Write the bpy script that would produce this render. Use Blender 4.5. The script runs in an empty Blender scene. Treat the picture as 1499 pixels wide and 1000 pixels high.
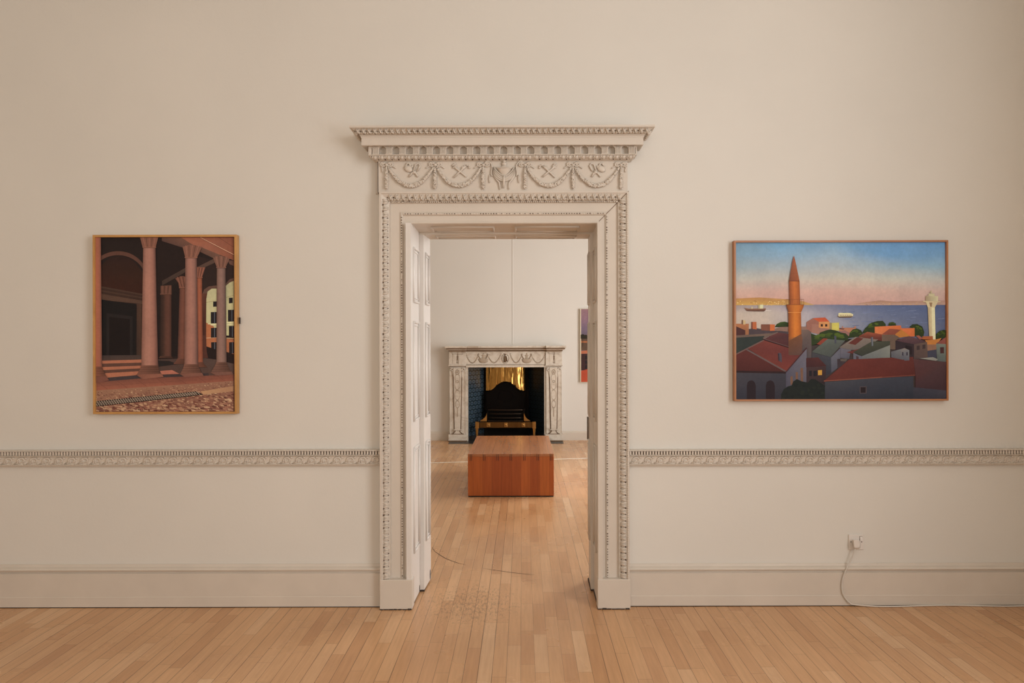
import bpy, bmesh, math, random
from mathutils import Vector, Matrix
from mathutils.geometry import tessellate_polygon

random.seed(7)
scene = bpy.context.scene
C = scene.collection
PI = math.pi

# ------------------------------------------------------------------ camera
F = 1050.0; VX = 765.0; VY = 503.0; H = 1.505; ROLL = 0.0025
cam_d = bpy.data.cameras.new('camera'); cam = bpy.data.objects.new('camera', cam_d); C.objects.link(cam)
cam_d.sensor_width = 36; cam_d.lens = F / 1499 * 36
cam_d.shift_x = -(VX - 749.5) / 1499; cam_d.shift_y = (VY - 500) / 1499
cam_d.clip_start = 0.05
cam.matrix_world = Matrix.Translation((0, 0, H)) @ Matrix.Rotation(PI / 2, 4, 'X') @ Matrix.Rotation(-ROLL, 4, 'Z')
scene.camera = cam
scene.view_settings.view_transform = 'Standard'
scene.view_settings.look = 'None'
scene.view_settings.exposure = 0.0

def P(px, py, Y):
    """photo position at distance Y -> place in the room"""
    u = px - ROLL * (py - 500); v = py + ROLL * (px - 749.5)
    return Vector(((u - VX) * Y / F, Y, H - (v - VY) * Y / F))
def PX(px, Y, py=500): return P(px, py, Y).x
def PZ(py, Y, px=749.5): return P(px, py, Y).z

def lin(c):
    out = []
    for v in c:
        v = v / 255.0
        out.append(v / 12.92 if v <= 0.04045 else ((v + 0.055) / 1.055) ** 2.4)
    return out

# ------------------------------------------------------------------ materials
def newmat(name):
    m = bpy.data.materials.new(name); m.use_nodes = True
    nt = m.node_tree; b = nt.nodes['Principled BSDF']
    return m, nt, b
def N(nt, t, **kw):
    n = nt.nodes.new(t)
    for k, v in kw.items():
        if k in n.inputs: n.inputs[k].default_value = v
        else: setattr(n, k, v)
    return n
def L(nt, a, b): nt.links.new(a, b)
def math_n(nt, op, a, b=None, c=None):
    n = nt.nodes.new('ShaderNodeMath'); n.operation = op
    for i, v in enumerate((a, b, c)):
        if v is None: continue
        if isinstance(v, (int, float)): n.inputs[i].default_value = v
        else: nt.links.new(v, n.inputs[i])
    return n.outputs[0]
def mix_n(nt, fac, a, b, blend='MIX'):
    n = nt.nodes.new('ShaderNodeMix'); n.data_type = 'RGBA'; n.blend_type = blend
    for i, v in ((0, fac), (6, a), (7, b)):
        if isinstance(v, (int, float)): n.inputs[i].default_value = v
        elif isinstance(v, (tuple, list)): n.inputs[i].default_value = (*v[:3], 1)
        else: nt.links.new(v, n.inputs[i])
    return n.outputs[2]
def ramp_n(nt, fac, stops):
    n = nt.nodes.new('ShaderNodeValToRGB'); nt.links.new(fac, n.inputs[0])
    e = n.color_ramp.elements
    while len(e) < len(stops): e.new(0.5)
    for el, (p, c) in zip(e, stops):
        el.position = p; el.color = (*c, 1) if len(c) == 3 else c
    return n.outputs[0]

def paint_mat(name, col, rough=0.55, var=0.04, scale=3.0, bump=0.0, bscale=120, spec=0.3):
    m, nt, b = newmat(name)
    tc = N(nt, 'ShaderNodeTexCoord')
    ns = N(nt, 'ShaderNodeTexNoise', Scale=scale, Detail=5.0); L(nt, tc.outputs['Object'], ns.inputs['Vector'])
    c0 = [c * (1 - var) for c in col]; c1 = [min(1, c * (1 + var)) for c in col]
    L(nt, ramp_n(nt, ns.outputs[0], [(0.3, c0), (0.7, c1)]), b.inputs['Base Color'])
    b.inputs['Roughness'].default_value = rough
    b.inputs['Specular IOR Level'].default_value = spec
    if bump:
        n2 = N(nt, 'ShaderNodeTexNoise', Scale=bscale, Detail=3.0); L(nt, tc.outputs['Object'], n2.inputs['Vector'])
        bp = N(nt, 'ShaderNodeBump', Strength=bump, Distance=0.004)
        L(nt, n2.outputs[0], bp.inputs['Height']); L(nt, bp.outputs[0], b.inputs['Normal'])
    return m
def plain_mat(name, col, rough=0.5, metal=0.0, spec=0.5):
    m, nt, b = newmat(name)
    tc = N(nt, 'ShaderNodeTexCoord')
    ns = N(nt, 'ShaderNodeTexNoise', Scale=25.0, Detail=3.0); L(nt, tc.outputs['Object'], ns.inputs['Vector'])
    L(nt, ramp_n(nt, ns.outputs[0], [(0.3, [c * 0.93 for c in col]), (0.7, [min(1, c * 1.05) for c in col])]), b.inputs['Base Color'])
    b.inputs['Roughness'].default_value = rough; b.inputs['Metallic'].default_value = metal
    b.inputs['Specular IOR Level'].default_value = spec
    return m

M = {}
WALL = (0.735, 0.712, 0.662)
M['wall'] = paint_mat('wall_paint', WALL, 0.6, 0.025, 1.3, 0.12, 60)
M['dado'] = paint_mat('dado_paint', (0.72, 0.655, 0.60), 0.6, 0.025, 1.3, 0.12, 60)
M['far_wall'] = paint_mat('far_wall_paint', (0.75, 0.725, 0.685), 0.6, 0.02, 1.0, 0.08, 60)
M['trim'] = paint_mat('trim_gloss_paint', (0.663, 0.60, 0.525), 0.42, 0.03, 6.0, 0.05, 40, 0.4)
M['dark_brown'] = plain_mat('dark_brown', (0.10, 0.062, 0.04), 0.9)  # dark brown for dirt, scratches and shade painted into carved holes
M['worn'] = plain_mat('worn_edge', (0.05, 0.035, 0.028), 0.9)
M['jamb'] = paint_mat('lit_jamb_paint', (0.76, 0.725, 0.69), 0.4, 0.03, 6.0, 0.05, 40, 0.4)  # lit copy of the trim paint, lightens the left jamb only
M['ceiling'] = paint_mat('ceiling_paint', (0.72, 0.67, 0.60), 0.8)
M['warm_wall'] = paint_mat('warm_bounce_paint', (0.70, 0.63, 0.53), 0.7)  # unseen walls tinted warm to add bounced fill light
M['black'] = plain_mat('soot_black', (0.010, 0.008, 0.007), 0.8, spec=0.2)
M['iron'] = plain_mat('cast_iron', (0.004, 0.0026, 0.002), 0.6, spec=0.06)
M['bar_iron'] = plain_mat('rubbed_iron', (0.05, 0.035, 0.026), 0.3, 0.9)
M['slate'] = plain_mat('dark_slate', (0.035, 0.03, 0.028), 0.35)
M['plastic'] = paint_mat('white_plastic', (0.76, 0.715, 0.67), 0.35, 0.01)
M['cable'] = paint_mat('white_cable', (0.68, 0.64, 0.58), 0.4, 0.02)
M['dark'] = plain_mat('dark_gap', (0.03, 0.02, 0.016), 0.8)
M['steel'] = plain_mat('worn_steel', (0.20, 0.17, 0.14), 0.4, 0.8)
M['strip'] = plain_mat('painted_sun_sliver', (0.95, 0.88, 0.74), 0.35)
M['canvas_edge'] = paint_mat('canvas_edge', (0.74, 0.67, 0.52), 0.7)

def brass_mat(name, col, rough, wav):
    m, nt, b = newmat(name)
    b.inputs['Base Color'].default_value = (*col, 1); b.inputs['Metallic'].default_value = 1.0
    b.inputs['Roughness'].default_value = rough
    tc = N(nt, 'ShaderNodeTexCoord'); mp = N(nt, 'ShaderNodeMapping'); mp.inputs['Scale'].default_value = (11, 11, 2.2)
    L(nt, tc.outputs['Object'], mp.inputs[0])
    ns = N(nt, 'ShaderNodeTexNoise', Scale=1.0, Detail=2.0); L(nt, mp.outputs[0], ns.inputs['Vector'])
    bp = N(nt, 'ShaderNodeBump', Strength=wav, Distance=0.03); L(nt, ns.outputs[0], bp.inputs['Height'])
    L(nt, bp.outputs[0], b.inputs['Normal'])
    L(nt, ramp_n(nt, ns.outputs[0], [(0.35, [c * 0.75 for c in col]), (0.65, col)]), b.inputs['Base Color'])
    return m
M['brass_sheet'] = brass_mat('hammered_brass_sheet', (0.50, 0.27, 0.075), 0.13, 0.75)
M['dull_brass'] = brass_mat('tarnished_brass', (0.16, 0.085, 0.028), 0.35, 0.3)
M['brass'] = brass_mat('aged_brass', (0.50, 0.28, 0.09), 0.3, 0.2)

def floor_mat():
    m, nt, b = newmat('maple_strip_floor')
    tc = N(nt, 'ShaderNodeTexCoord'); sx = N(nt, 'ShaderNodeSeparateXYZ'); L(nt, tc.outputs['Object'], sx.inputs[0])
    W = 0.0655
    xs = math_n(nt, 'DIVIDE', math_n(nt, 'ADD', sx.outputs[0], 0.012), W)
    col = math_n(nt, 'FLOOR', xs); fx = math_n(nt, 'FRACT', xs)
    wn = N(nt, 'ShaderNodeTexWhiteNoise', noise_dimensions='1D'); L(nt, col, wn.inputs['W'])
    wn2 = N(nt, 'ShaderNodeTexWhiteNoise', noise_dimensions='1D'); L(nt, math_n(nt, 'ADD', col, 91.7), wn2.inputs['W'])
    ln = math_n(nt, 'ADD', math_n(nt, 'MULTIPLY', wn2.outputs['Value'], 0.45), 0.38)
    ys = math_n(nt, 'DIVIDE', math_n(nt, 'ADD', sx.outputs[1], math_n(nt, 'MULTIPLY', wn.outputs['Value'], 7.0)), ln)
    row = math_n(nt, 'FLOOR', ys); fy = math_n(nt, 'FRACT', ys)
    cv = N(nt, 'ShaderNodeCombineXYZ'); L(nt, col, cv.inputs[0]); L(nt, row, cv.inputs[1])
    wp = N(nt, 'ShaderNodeTexWhiteNoise', noise_dimensions='3D'); L(nt, cv.outputs[0], wp.inputs['Vector'])
    base = ramp_n(nt, wp.outputs['Value'], [(0.0, lin((205, 155, 110))), (0.2, lin((214, 166, 121))), (0.6, lin((219, 172, 126))), (0.88, lin((223, 177, 132))), (1.0, lin((230, 189, 147)))])
    # grain
    mp = N(nt, 'ShaderNodeMapping'); mp.inputs['Scale'].default_value = (60, 3.0, 1); L(nt, tc.outputs['Object'], mp.inputs[0])
    gn = N(nt, 'ShaderNodeTexNoise', Scale=1.0, Detail=6.0, Roughness=0.65); L(nt, mp.outputs[0], gn.inputs['Vector'])
    base = mix_n(nt, 0.55, base, ramp_n(nt, gn.outputs[0], [(0.3, (0.72, 0.68, 0.63)), (0.65, (1, 1, 1))]), 'MULTIPLY')
    # broad blotches of wear
    bn = N(nt, 'ShaderNodeTexNoise', Scale=1.6, Detail=4.0); L(nt, tc.outputs['Object'], bn.inputs['Vector'])
    base = mix_n(nt, 0.5, base, ramp_n(nt, bn.outputs[0], [(0.35, (0.80, 0.77, 0.74)), (0.62, (1, 1, 1))]), 'MULTIPLY')
    # scuffs by the threshold
    mp2 = N(nt, 'ShaderNodeMapping'); mp2.inputs['Scale'].default_value = (75, 24, 1); L(nt, tc.outputs['Object'], mp2.inputs[0])
    sn = N(nt, 'ShaderNodeTexNoise', Scale=1.0, Detail=8.0, Roughness=0.8); L(nt, mp2.outputs[0], sn.inputs['Vector'])
    dx = math_n(nt, 'DIVIDE', math_n(nt, 'ADD', sx.outputs[0], 0.30), 0.42)
    dy = math_n(nt, 'DIVIDE', math_n(nt, 'SUBTRACT', sx.outputs[1], 4.15), 0.52)
    r2 = math_n(nt, 'ADD', math_n(nt, 'MULTIPLY', dx, dx), math_n(nt, 'MULTIPLY', dy, dy))
    zone = math_n(nt, 'MAXIMUM', math_n(nt, 'SUBTRACT', 1.0, r2), 0.0)
    thr = math_n(nt, 'SUBTRACT', 0.655, math_n(nt, 'MULTIPLY', zone, 0.20))
    sc = math_n(nt, 'MULTIPLY', math_n(nt, 'MINIMUM', math_n(nt, 'MAXIMUM', math_n(nt, 'MULTIPLY', math_n(nt, 'SUBTRACT', sn.outputs[0], thr), 9.0), 0.0), 1.0), 0.5)
    base = mix_n(nt, sc, base, lin((88, 66, 50)))
    # seams
    ex = math_n(nt, 'MULTIPLY', math_n(nt, 'MINIMUM', fx, math_n(nt, 'SUBTRACT', 1.0, fx)), W)
    ey = math_n(nt, 'MULTIPLY', math_n(nt, 'MINIMUM', fy, math_n(nt, 'SUBTRACT', 1.0, fy)), ln)
    wgap = N(nt, 'ShaderNodeTexNoise', Scale=2.5, Detail=2.0); L(nt, tc.outputs['Object'], wgap.inputs['Vector'])
    sw = math_n(nt, 'MULTIPLY', math_n(nt, 'MULTIPLY', wn2.outputs['Value'], wgap.outputs[0]), 0.0032)
    seam = math_n(nt, 'LESS_THAN', ex, math_n(nt, 'ADD', sw, 0.0004))
    seam2 = math_n(nt, 'MULTIPLY', math_n(nt, 'LESS_THAN', ey, 0.0012), 0.6)
    s = math_n(nt, 'MULTIPLY', math_n(nt, 'MAXIMUM', seam, seam2), 0.72)
    base = mix_n(nt, s, base, lin((84, 54, 34)))
    L(nt, base, b.inputs['Base Color'])
    rr = N(nt, 'ShaderNodeMapRange'); rr.inputs['To Min'].default_value = 0.20; rr.inputs['To Max'].default_value = 0.36
    L(nt, bn.outputs[0], rr.inputs[0]); L(nt, rr.outputs[0], b.inputs['Roughness'])
    b.inputs['Specular IOR Level'].default_value = 0.5
    bp = N(nt, 'ShaderNodeBump', Strength=0.12, Distance=0.002)
    L(nt, math_n(nt, 'SUBTRACT', gn.outputs[0], s), bp.inputs['Height']); L(nt, bp.outputs[0], b.inputs['Normal'])
    return m
M['floor'] = floor_mat()

def wood_mat(name, cols, axis, boardw, off=0.0, rough=0.35, grain=(30, 30, 2)):
    """boards laid side by side along `axis` (0 x, 1 y, 2 z)"""
    m, nt, b = newmat(name)
    tc = N(nt, 'ShaderNodeTexCoord'); sx = N(nt, 'ShaderNodeSeparateXYZ'); L(nt, tc.outputs['Object'], sx.inputs[0])
    q = math_n(nt, 'DIVIDE', math_n(nt, 'ADD', sx.outputs[axis], off), boardw)
    col = math_n(nt, 'FLOOR', q); fr = math_n(nt, 'FRACT', q)
    wn = N(nt, 'ShaderNodeTexWhiteNoise', noise_dimensions='1D'); L(nt, col, wn.inputs['W'])
    k = len(cols) - 1
    base = ramp_n(nt, wn.outputs['Value'], [(i / k, lin(c)) for i, c in enumerate(cols)])
    mp = N(nt, 'ShaderNodeMapping'); mp.inputs['Scale'].default_value = grain; L(nt, tc.outputs['Object'], mp.inputs[0])
    gn = N(nt, 'ShaderNodeTexNoise', Scale=1.0, Detail=6.0, Roughness=0.6, Distortion=0.6); L(nt, mp.outputs[0], gn.inputs['Vector'])
    base = mix_n(nt, 0.7, base, ramp_n(nt, gn.outputs[0], [(0.3, (0.68, 0.62, 0.56)), (0.65, (1, 1, 1))]), 'MULTIPLY')
    e = math_n(nt, 'MULTIPLY', math_n(nt, 'MINIMUM', fr, math_n(nt, 'SUBTRACT', 1.0, fr)), boardw)
    base = mix_n(nt, math_n(nt, 'MULTIPLY', math_n(nt, 'LESS_THAN', e, 0.0011), 0.4), base, lin((70, 34, 18)))
    L(nt, base, b.inputs['Base Color']); b.inputs['Roughness'].default_value = rough
    return m
BW = 0.0935
M['bench_front'] = wood_mat('bench_end_grain_boards', [(172, 84, 34), (184, 94, 40), (198, 108, 48), (180, 90, 36), (210, 122, 56)], 0, BW, 0.02, 0.4, (40, 40, 2.2))
M['bench_top'] = wood_mat('bench_top_boards', [(176, 112, 68), (186, 120, 75), (194, 129, 84)], 0, BW, 0.02, 0.24, (22, 1.5, 22))
M['bench_side'] = wood_mat('bench_side_boards', [(150, 74, 38), (162, 84, 46), (172, 92, 52)], 2, 0.2, 0.0, 0.4, (40, 2.2, 40))
M['frame_gold'] = wood_mat('pale_gilt_frame_wood', [(206, 156, 92), (196, 146, 84)], 0, 5.0, 0, 0.4, (6, 6, 6))
M['frame_pink'] = wood_mat('reddish_frame_wood', [(186, 128, 84), (176, 118, 78)], 0, 5.0, 0, 0.4, (6, 6, 6))

def marble_mat(name, col, vein):
    m, nt, b = newmat(name)
    tc = N(nt, 'ShaderNodeTexCoord')
    ns = N(nt, 'ShaderNodeTexNoise', Scale=4.0, Detail=8.0, Roughness=0.65, Distortion=1.2); L(nt, tc.outputs['Object'], ns.inputs['Vector'])
    c = ramp_n(nt, ns.outputs[0], [(0.33, vein), (0.5, col), (0.8, [min(1, x * 1.06) for x in col])])
    n2 = N(nt, 'ShaderNodeTexNoise', Scale=22.0, Detail=4.0); L(nt, tc.outputs['Object'], n2.inputs['Vector'])
    c = mix_n(nt, 0.4, c, ramp_n(nt, n2.outputs[0], [(0.35, (0.8, 0.74, 0.66)), (0.6, (1, 1, 1))]), 'MULTIPLY')
    geo = N(nt, 'ShaderNodeNewGeometry')
    L(nt, c, b.inputs['Base Color']); b.inputs['Roughness'].default_value = 0.4
    return m
M['marble'] = marble_mat('aged_white_marble', (0.70, 0.64, 0.56), (0.50, 0.42, 0.34))
M['marble_dirt'] = plain_mat('marble_grime', (0.17, 0.105, 0.06), 0.8)
M['marble_relief'] = plain_mat('marble_relief', (0.45, 0.365, 0.28), 0.6)

def tile_mat(name, k):
    m, nt, b = newmat(name)
    uv = N(nt, 'ShaderNodeUVMap'); uv.uv_map = 'UVMap'
    sx = N(nt, 'ShaderNodeSeparateXYZ'); L(nt, uv.outputs[0], sx.inputs[0])
    T = 0.0715
    v = math_n(nt, 'DIVIDE', sx.outputs[1], T); row = math_n(nt, 'FLOOR', v); fv = math_n(nt, 'FRACT', v)
    off = math_n(nt, 'MULTIPLY', math_n(nt, 'MODULO', row, 2.0), 0.5)
    u = math_n(nt, 'ADD', math_n(nt, 'DIVIDE', sx.outputs[0], T * 1.5), off); cu = math_n(nt, 'FLOOR', u); fu = math_n(nt, 'FRACT', u)
    du = math_n(nt, 'SUBTRACT', fu, 0.5); dv = math_n(nt, 'SUBTRACT', fv, 0.5)
    r = math_n(nt, 'SQRT', math_n(nt, 'ADD', math_n(nt, 'MULTIPLY', du, du), math_n(nt, 'MULTIPLY', dv, dv)))
    ns = N(nt, 'ShaderNodeTexNoise', Scale=70.0, Detail=3.0); L(nt, uv.outputs[0], ns.inputs['Vector'])
    r = math_n(nt, 'ADD', r, math_n(nt, 'MULTIPLY', math_n(nt, 'SUBTRACT', ns.outputs[0], 0.5), 0.25))
    c = ramp_n(nt, r, [(0.0, (0.02, 0.06, 0.16)), (0.18, (0.03, 0.09, 0.20)), (0.24, (0.34, 0.38, 0.36)), (0.36, (0.30, 0.34, 0.34)), (0.42, (0.05, 0.11, 0.17)), (0.6, (0.10, 0.15, 0.17))])
    e = math_n(nt, 'MINIMUM', math_n(nt, 'MINIMUM', fu, math_n(nt, 'SUBTRACT', 1.0, fu)), math_n(nt, 'MINIMUM', fv, math_n(nt, 'SUBTRACT', 1.0, fv)))
    c = mix_n(nt, math_n(nt, 'LESS_THAN', e, 0.05), c, (0.012, 0.014, 0.016))
    c = mix_n(nt, 1.0, c, (k * .8, k * .95, k * 1.1), 'MULTIPLY')
    L(nt, c, b.inputs['Base Color']); b.inputs['Roughness'].default_value = 0.35; b.inputs['Specular IOR Level'].default_value = .3
    return m
M['tile'] = tile_mat('blue_patterned_tiles', .36); M['tile_shaded'] = tile_mat('shaded_sooty_tiles', .12)  # darker copy paints shade and soot onto the right cheek

def oil_mat():
    m, nt, b = newmat('oil_paint')
    at = N(nt, 'ShaderNodeVertexColor'); at.layer_name = 'Col'
    tc = N(nt, 'ShaderNodeTexCoord')
    ns = N(nt, 'ShaderNodeTexNoise', Scale=55.0, Detail=5.0, Roughness=0.7); L(nt, tc.outputs['Object'], ns.inputs['Vector'])
    n2 = N(nt, 'ShaderNodeTexNoise', Scale=9.0, Detail=4.0); L(nt, tc.outputs['Object'], n2.inputs['Vector'])
    c = mix_n(nt, 0.45, at.outputs[0], ramp_n(nt, ns.outputs[0], [(0.3, (0.78, 0.78, 0.78)), (0.7, (1.12, 1.12, 1.12))]), 'MULTIPLY')
    c = mix_n(nt, 0.5, c, ramp_n(nt, n2.outputs[0], [(0.3, (0.82, 0.82, 0.84)), (0.7, (1.12, 1.1, 1.06))]), 'MULTIPLY')
    L(nt, c, b.inputs['Base Color']); b.inputs['Roughness'].default_value = 0.6; b.inputs['Specular IOR Level'].default_value = 0.2
    return m
M['oil'] = oil_mat()

# ------------------------------------------------------------------ mesh builder
class MB:
    def __init__(s): s.v = []; s.f = []; s.m = []; s.sm = []; s.c = []; s.hascol = False; s.uv = None
    def add(s, vs, fs, mat=0, smooth=False, cols=None):
        o = len(s.v); s.v += [tuple(v) for v in vs]
        if cols is not None: s.hascol = True
        s.c += cols if cols is not None else [(1, 1, 1)] * len(vs)
        for f in fs:
            s.f.append([i + o for i in f]); s.m.append(mat); s.sm.append(smooth)
    def box(s, x0, x1, y0, y1, z0, z1, mat=0):
        v = [(x, y, z) for x in (x0, x1) for y in (y0, y1) for z in (z0, z1)]
        s.add(v, [(0, 1, 3, 2), (4, 6, 7, 5), (0, 4, 5, 1), (2, 3, 7, 6), (0, 2, 6, 4), (1, 5, 7, 3)], mat)
    def loft(s, rings, closed=False, mat=0, smooth=False, caps=False):
        n = len(rings[0]); vs = [p for r in rings for p in r]; fs = []
        for i in range(len(rings) - 1):
            for j in range(n if closed else n - 1):
                k = (j + 1) % n
                fs.append((i * n + j, i * n + k, (i + 1) * n + k, (i + 1) * n + j))
        if caps: fs.append(tuple(range(n))[::-1]); fs.append(tuple(range((len(rings) - 1) * n, len(rings) * n)))
        s.add(vs, fs, mat, smooth)
    def prism(s, pts, vec, mat=0):
        """polygon pts (3d, planar) swept by vec"""
        pts = [Vector(p) for p in pts]; vec = Vector(vec); n = len(pts)
        vs = pts + [p + vec for p in pts]
        tr = tessellate_polygon([pts])
        fs = [tuple(t) for t in tr] + [tuple(i + n for i in t)[::-1] for t in tr]
        fs += [(i, (i + 1) % n, (i + 1) % n + n, i + n) for i in range(n)]
        s.add(vs, fs, mat)
    def tube(s, pts, rad, sides=6, mat=0, flat=None):
        pts = [Vector(p) for p in pts]; n = len(pts)
        if not isinstance(rad, (list, tuple)): rad = [rad] * n
        rings = []; up = Vector((0, 1, 0))
        for i, p in enumerate(pts):
            t = (pts[min(i + 1, n - 1)] - pts[max(i - 1, 0)])
            if t.length < 1e-9: t = Vector((0, 0, 1))
            t.normalize()
            u = up if abs(t.dot(up)) < 0.95 else Vector((1, 0, 0))
            a = t.cross(u).normalized(); b = a.cross(t).normalized()
            fb = flat if flat else 1.0
            rings.append([p + a * rad[i] * math.cos(2 * PI * k / sides) + b * rad[i] * fb * math.sin(2 * PI * k / sides) for k in range(sides)])
        s.loft(rings, True, mat, True, True)
    def ell(s, c, ax, nu=8, nv=5, mat=0):
        """ellipsoid at c with three axis vectors"""
        c = Vector(c); a, b, d = [Vector(x) for x in ax]
        vs = [c - d]; fs = []
        for j in range(1, nv):
            th = -PI / 2 + PI * j / nv
            for i in range(nu):
                ph = 2 * PI * i / nu
                vs.append(c + a * (math.cos(th) * math.cos(ph)) + b * (math.cos(th) * math.sin(ph)) + d * math.sin(th))
        vs.append(c + d); top = len(vs) - 1
        for i in range(nu):
            k = (i + 1) % nu
            fs.append((0, 1 + k, 1 + i))
            for j in range(nv - 2):
                o = 1 + j * nu; fs.append((o + i, o + k, o + nu + k, o + nu + i))
            o = 1 + (nv - 2) * nu; fs.append((o + i, o + k, top))
        s.add(vs, fs, mat, True)
    def lathe(s, c, prof, n=16, mat=0, sy=1.0):
        """prof: (r, z) about vertical axis through c"""
        c = Vector(c)
        rings = [[c + Vector((r * math.cos(2 * PI * k / n), sy * r * math.sin(2 * PI * k / n), z)) for k in range(n)] for r, z in prof]
        s.loft(rings, True, mat, True, True)
    def build(s, name, mats, parent=None, bevel=0.0, recalc=True):
        me = bpy.data.meshes.new(name)
        me.from_pydata(s.v, [], s.f)
        if not isinstance(mats, (list, tuple)): mats = [mats]
        for m in mats: me.materials.append(m)
        for p, mi, sm in zip(me.polygons, s.m, s.sm): p.material_index = mi; p.use_smooth = sm
        if s.hascol:
            ca = me.color_attributes.new('Col', 'FLOAT_COLOR', 'POINT')
            for i, c in enumerate(s.c): ca.data[i].color = (*c, 1)
        if s.uv:
            ul = me.uv_layers.new(name='UVMap')
            for lp in me.loops: ul.data[lp.index].uv = s.uv[lp.vertex_index]
        if recalc:
            bm = bmesh.new(); bm.from_mesh(me); bmesh.ops.recalc_face_normals(bm, faces=bm.faces); bm.to_mesh(me); bm.free()
        me.update()
        o = bpy.data.objects.new(name, me); C.objects.link(o)
        if parent:
            o.parent = parent
            o.matrix_parent_inverse = Matrix.Translation(-parent.location)
        if bevel:
            bv = o.modifiers.new('bevel', 'BEVEL'); bv.width = bevel; bv.segments = 2; bv.limit_method = 'ANGLE'; bv.angle_limit = math.radians(50)
        return o

def tag(o, label=None, cat=None, group=None, kind=None):
    if label: o['label'] = label
    if cat: o['category'] = cat
    if group: o['group'] = group
    if kind: o['kind'] = kind
    return o
def empty(name, loc, label, cat, group=None, kind=None):
    o = bpy.data.objects.new(name, None); C.objects.link(o); o.location = loc; o.empty_display_size = 0.1
    return tag(o, label, cat, group, kind)

# ------------------------------------------------------------------ room shell
YW = 4.125                       # face of the wall with the doorway
YB = 4.56                        # its far-room face
YF = 11.17                       # far wall with the fireplace
XL, XR = -4.2, 3.02              # front room
FXL, FXR = -3.6, 3.0             # far room
ZC = 4.25
mb = MB(); mb.box(XL - .2, XR + .2, -3.6, YF + 0.9, -0.1, 0)
floor = tag(mb.build('floor', M['floor']), 'pale worn maple strip floor running through both rooms', 'floor', kind='structure')
def scratch(pxs, w0):
    m = MB(); pts = []
    for px, py in pxs:
        v = py + ROLL * (px - 749.5); Y = H * F / (v - VY); q = P(px, py, Y); pts.append(Vector((q.x, q.y, 0.0006)))
    ring = []
    for i, p in enumerate(pts):
        t = (pts[min(i + 1, len(pts) - 1)] - pts[max(i - 1, 0)]).normalized(); a = Vector((-t.y, t.x, 0))
        w = w0 * math.sin(PI * (i + 0.6) / (len(pts) + 0.2))
        ring.append([p - a * w, p + a * w])
    m.loft(ring)
    return m.build('scratch_mark', M['dark_brown'], floor)
tag(scratch([(632.5, 801), (636, 807), (643, 812), (652, 817.5), (662, 821.5), (672, 824.8), (682, 827)], 0.0036), 'dark curved scratch swept by the door')
tag(scratch([(706, 832), (718, 833.8), (730, 835.6), (745, 837.8), (760, 839.6), (774, 841), (782, 841.3)], 0.0034), 'thin dark arc scratched into boards')

def slab(name, boxes, mat, label, cat='wall'):
    m = MB()
    for b in boxes: m.box(*b)
    return tag(m.build(name, mat), label, cat, kind='structure')
DX0, DX1, DZ = -0.66, 0.45, 2.22   # rough opening
RZ = 0.86
slab('wall_centre', [(XL, DX0, YW, YB, 0, ZC), (DX1, XR, YW, YB, 0, ZC), (DX0, DX1, YW, YB, DZ, ZC)], M['wall'], 'cream painted wall with the doorway and two paintings')
slab('wall_left', [(XL - .2, XL, -3.6, YW, 0, ZC)], M['warm_wall'], 'cream wall at the left of the front room')
slab('wall_right', [(XR, XR + .2, -3.6, YW, 0, ZC)], M['wall'], 'cream window wall at the right of the front room')
slab('wall_rear', [(XL, XR, -3.6, -3.4, 0, ZC)], M['warm_wall'], 'cream wall behind the viewer')
slab('ceiling', [(XL - .2, XR + .2, -3.6, YF + .9, ZC, ZC + .1)], M['ceiling'], 'plain white ceiling over both rooms', 'ceiling')
OX0, OX1 = PX(685, 11.05, 590), PX(797, 11.05, 590); OZ = PZ(537.5, 11.05)
slab('wall_far', [(FXL, OX0, YF, YF + .7, 0, ZC), (OX1, FXR, YF, YF + .7, 0, ZC), (OX0, OX1, YF, YF + .7, OZ, ZC), (OX0, OX1, YF + .55, YF + .7, 0, OZ)], M['far_wall'], 'pale wall of the far room behind the fireplace')
slab('wall_far_left', [(FXL - .2, FXL, YB, YF + .7, 0, ZC)], M['warm_wall'], 'pale wall at the left of the far room')
slab('wall_far_right', [(FXR, FXR + .2, YB, YF + .7, 0, ZC)], M['far_wall'], 'pale window wall at the right of the far room')
# upright cover strip up the far wall above the mantel
m = MB(); x = PX(750.5, YF, 430); m.box(x - .008, x + .008, YF - .006, YF, PZ(505, YF), ZC)
tag(m.build('trim_3', M['far_wall'], bevel=.003), 'thin upright cover strip on the far wall above the mantel', 'trim', kind='structure')

# baseboards -----------------------------------------------------------
def base_profile(Yw, z):
    return [(Yw, z * 1.0), (Yw - .006, z), (Yw - .010, z - .012), (Yw - .012, z - .014), (Yw - .026, z - .020), (Yw - .032, z - .027), (Yw - .028, z - .035), (Yw - .014, z - .039), (Yw - .016, z - .046),
            (Yw - .024, z - .050), (Yw - .0245, .062), (Yw - .026, .060), (Yw - .026, 0.0)]
def run_x(mb, prof, x0, x1, mat=0):
    mb.loft([[(x0, y, z) for y, z in prof], [(x1, y, z) for y, z in prof]], mat=mat)
ZB = PZ(825.5, 4.11, 1100)
HX0, HX1 = -0.808, 0.604
for nm, a, b, lb in (('baseboard_left', XL, HX0, 'tall white moulded baseboard left of the doorway'), ('baseboard_right', HX1, XR, 'tall white moulded baseboard right of the doorway')):
    m = MB(); run_x(m, base_profile(YW, ZB if nm.endswith('right') else ZB + 0.004), a, b); o = m.build(nm, M['trim'])
    m2 = MB(); m2.box(a, b, YW - .0275, YW - .01, 0.0, .004); m2.build('shadow_gap', M['dark'], o)
    tag(o, lb, 'baseboard', kind='structure')
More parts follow.
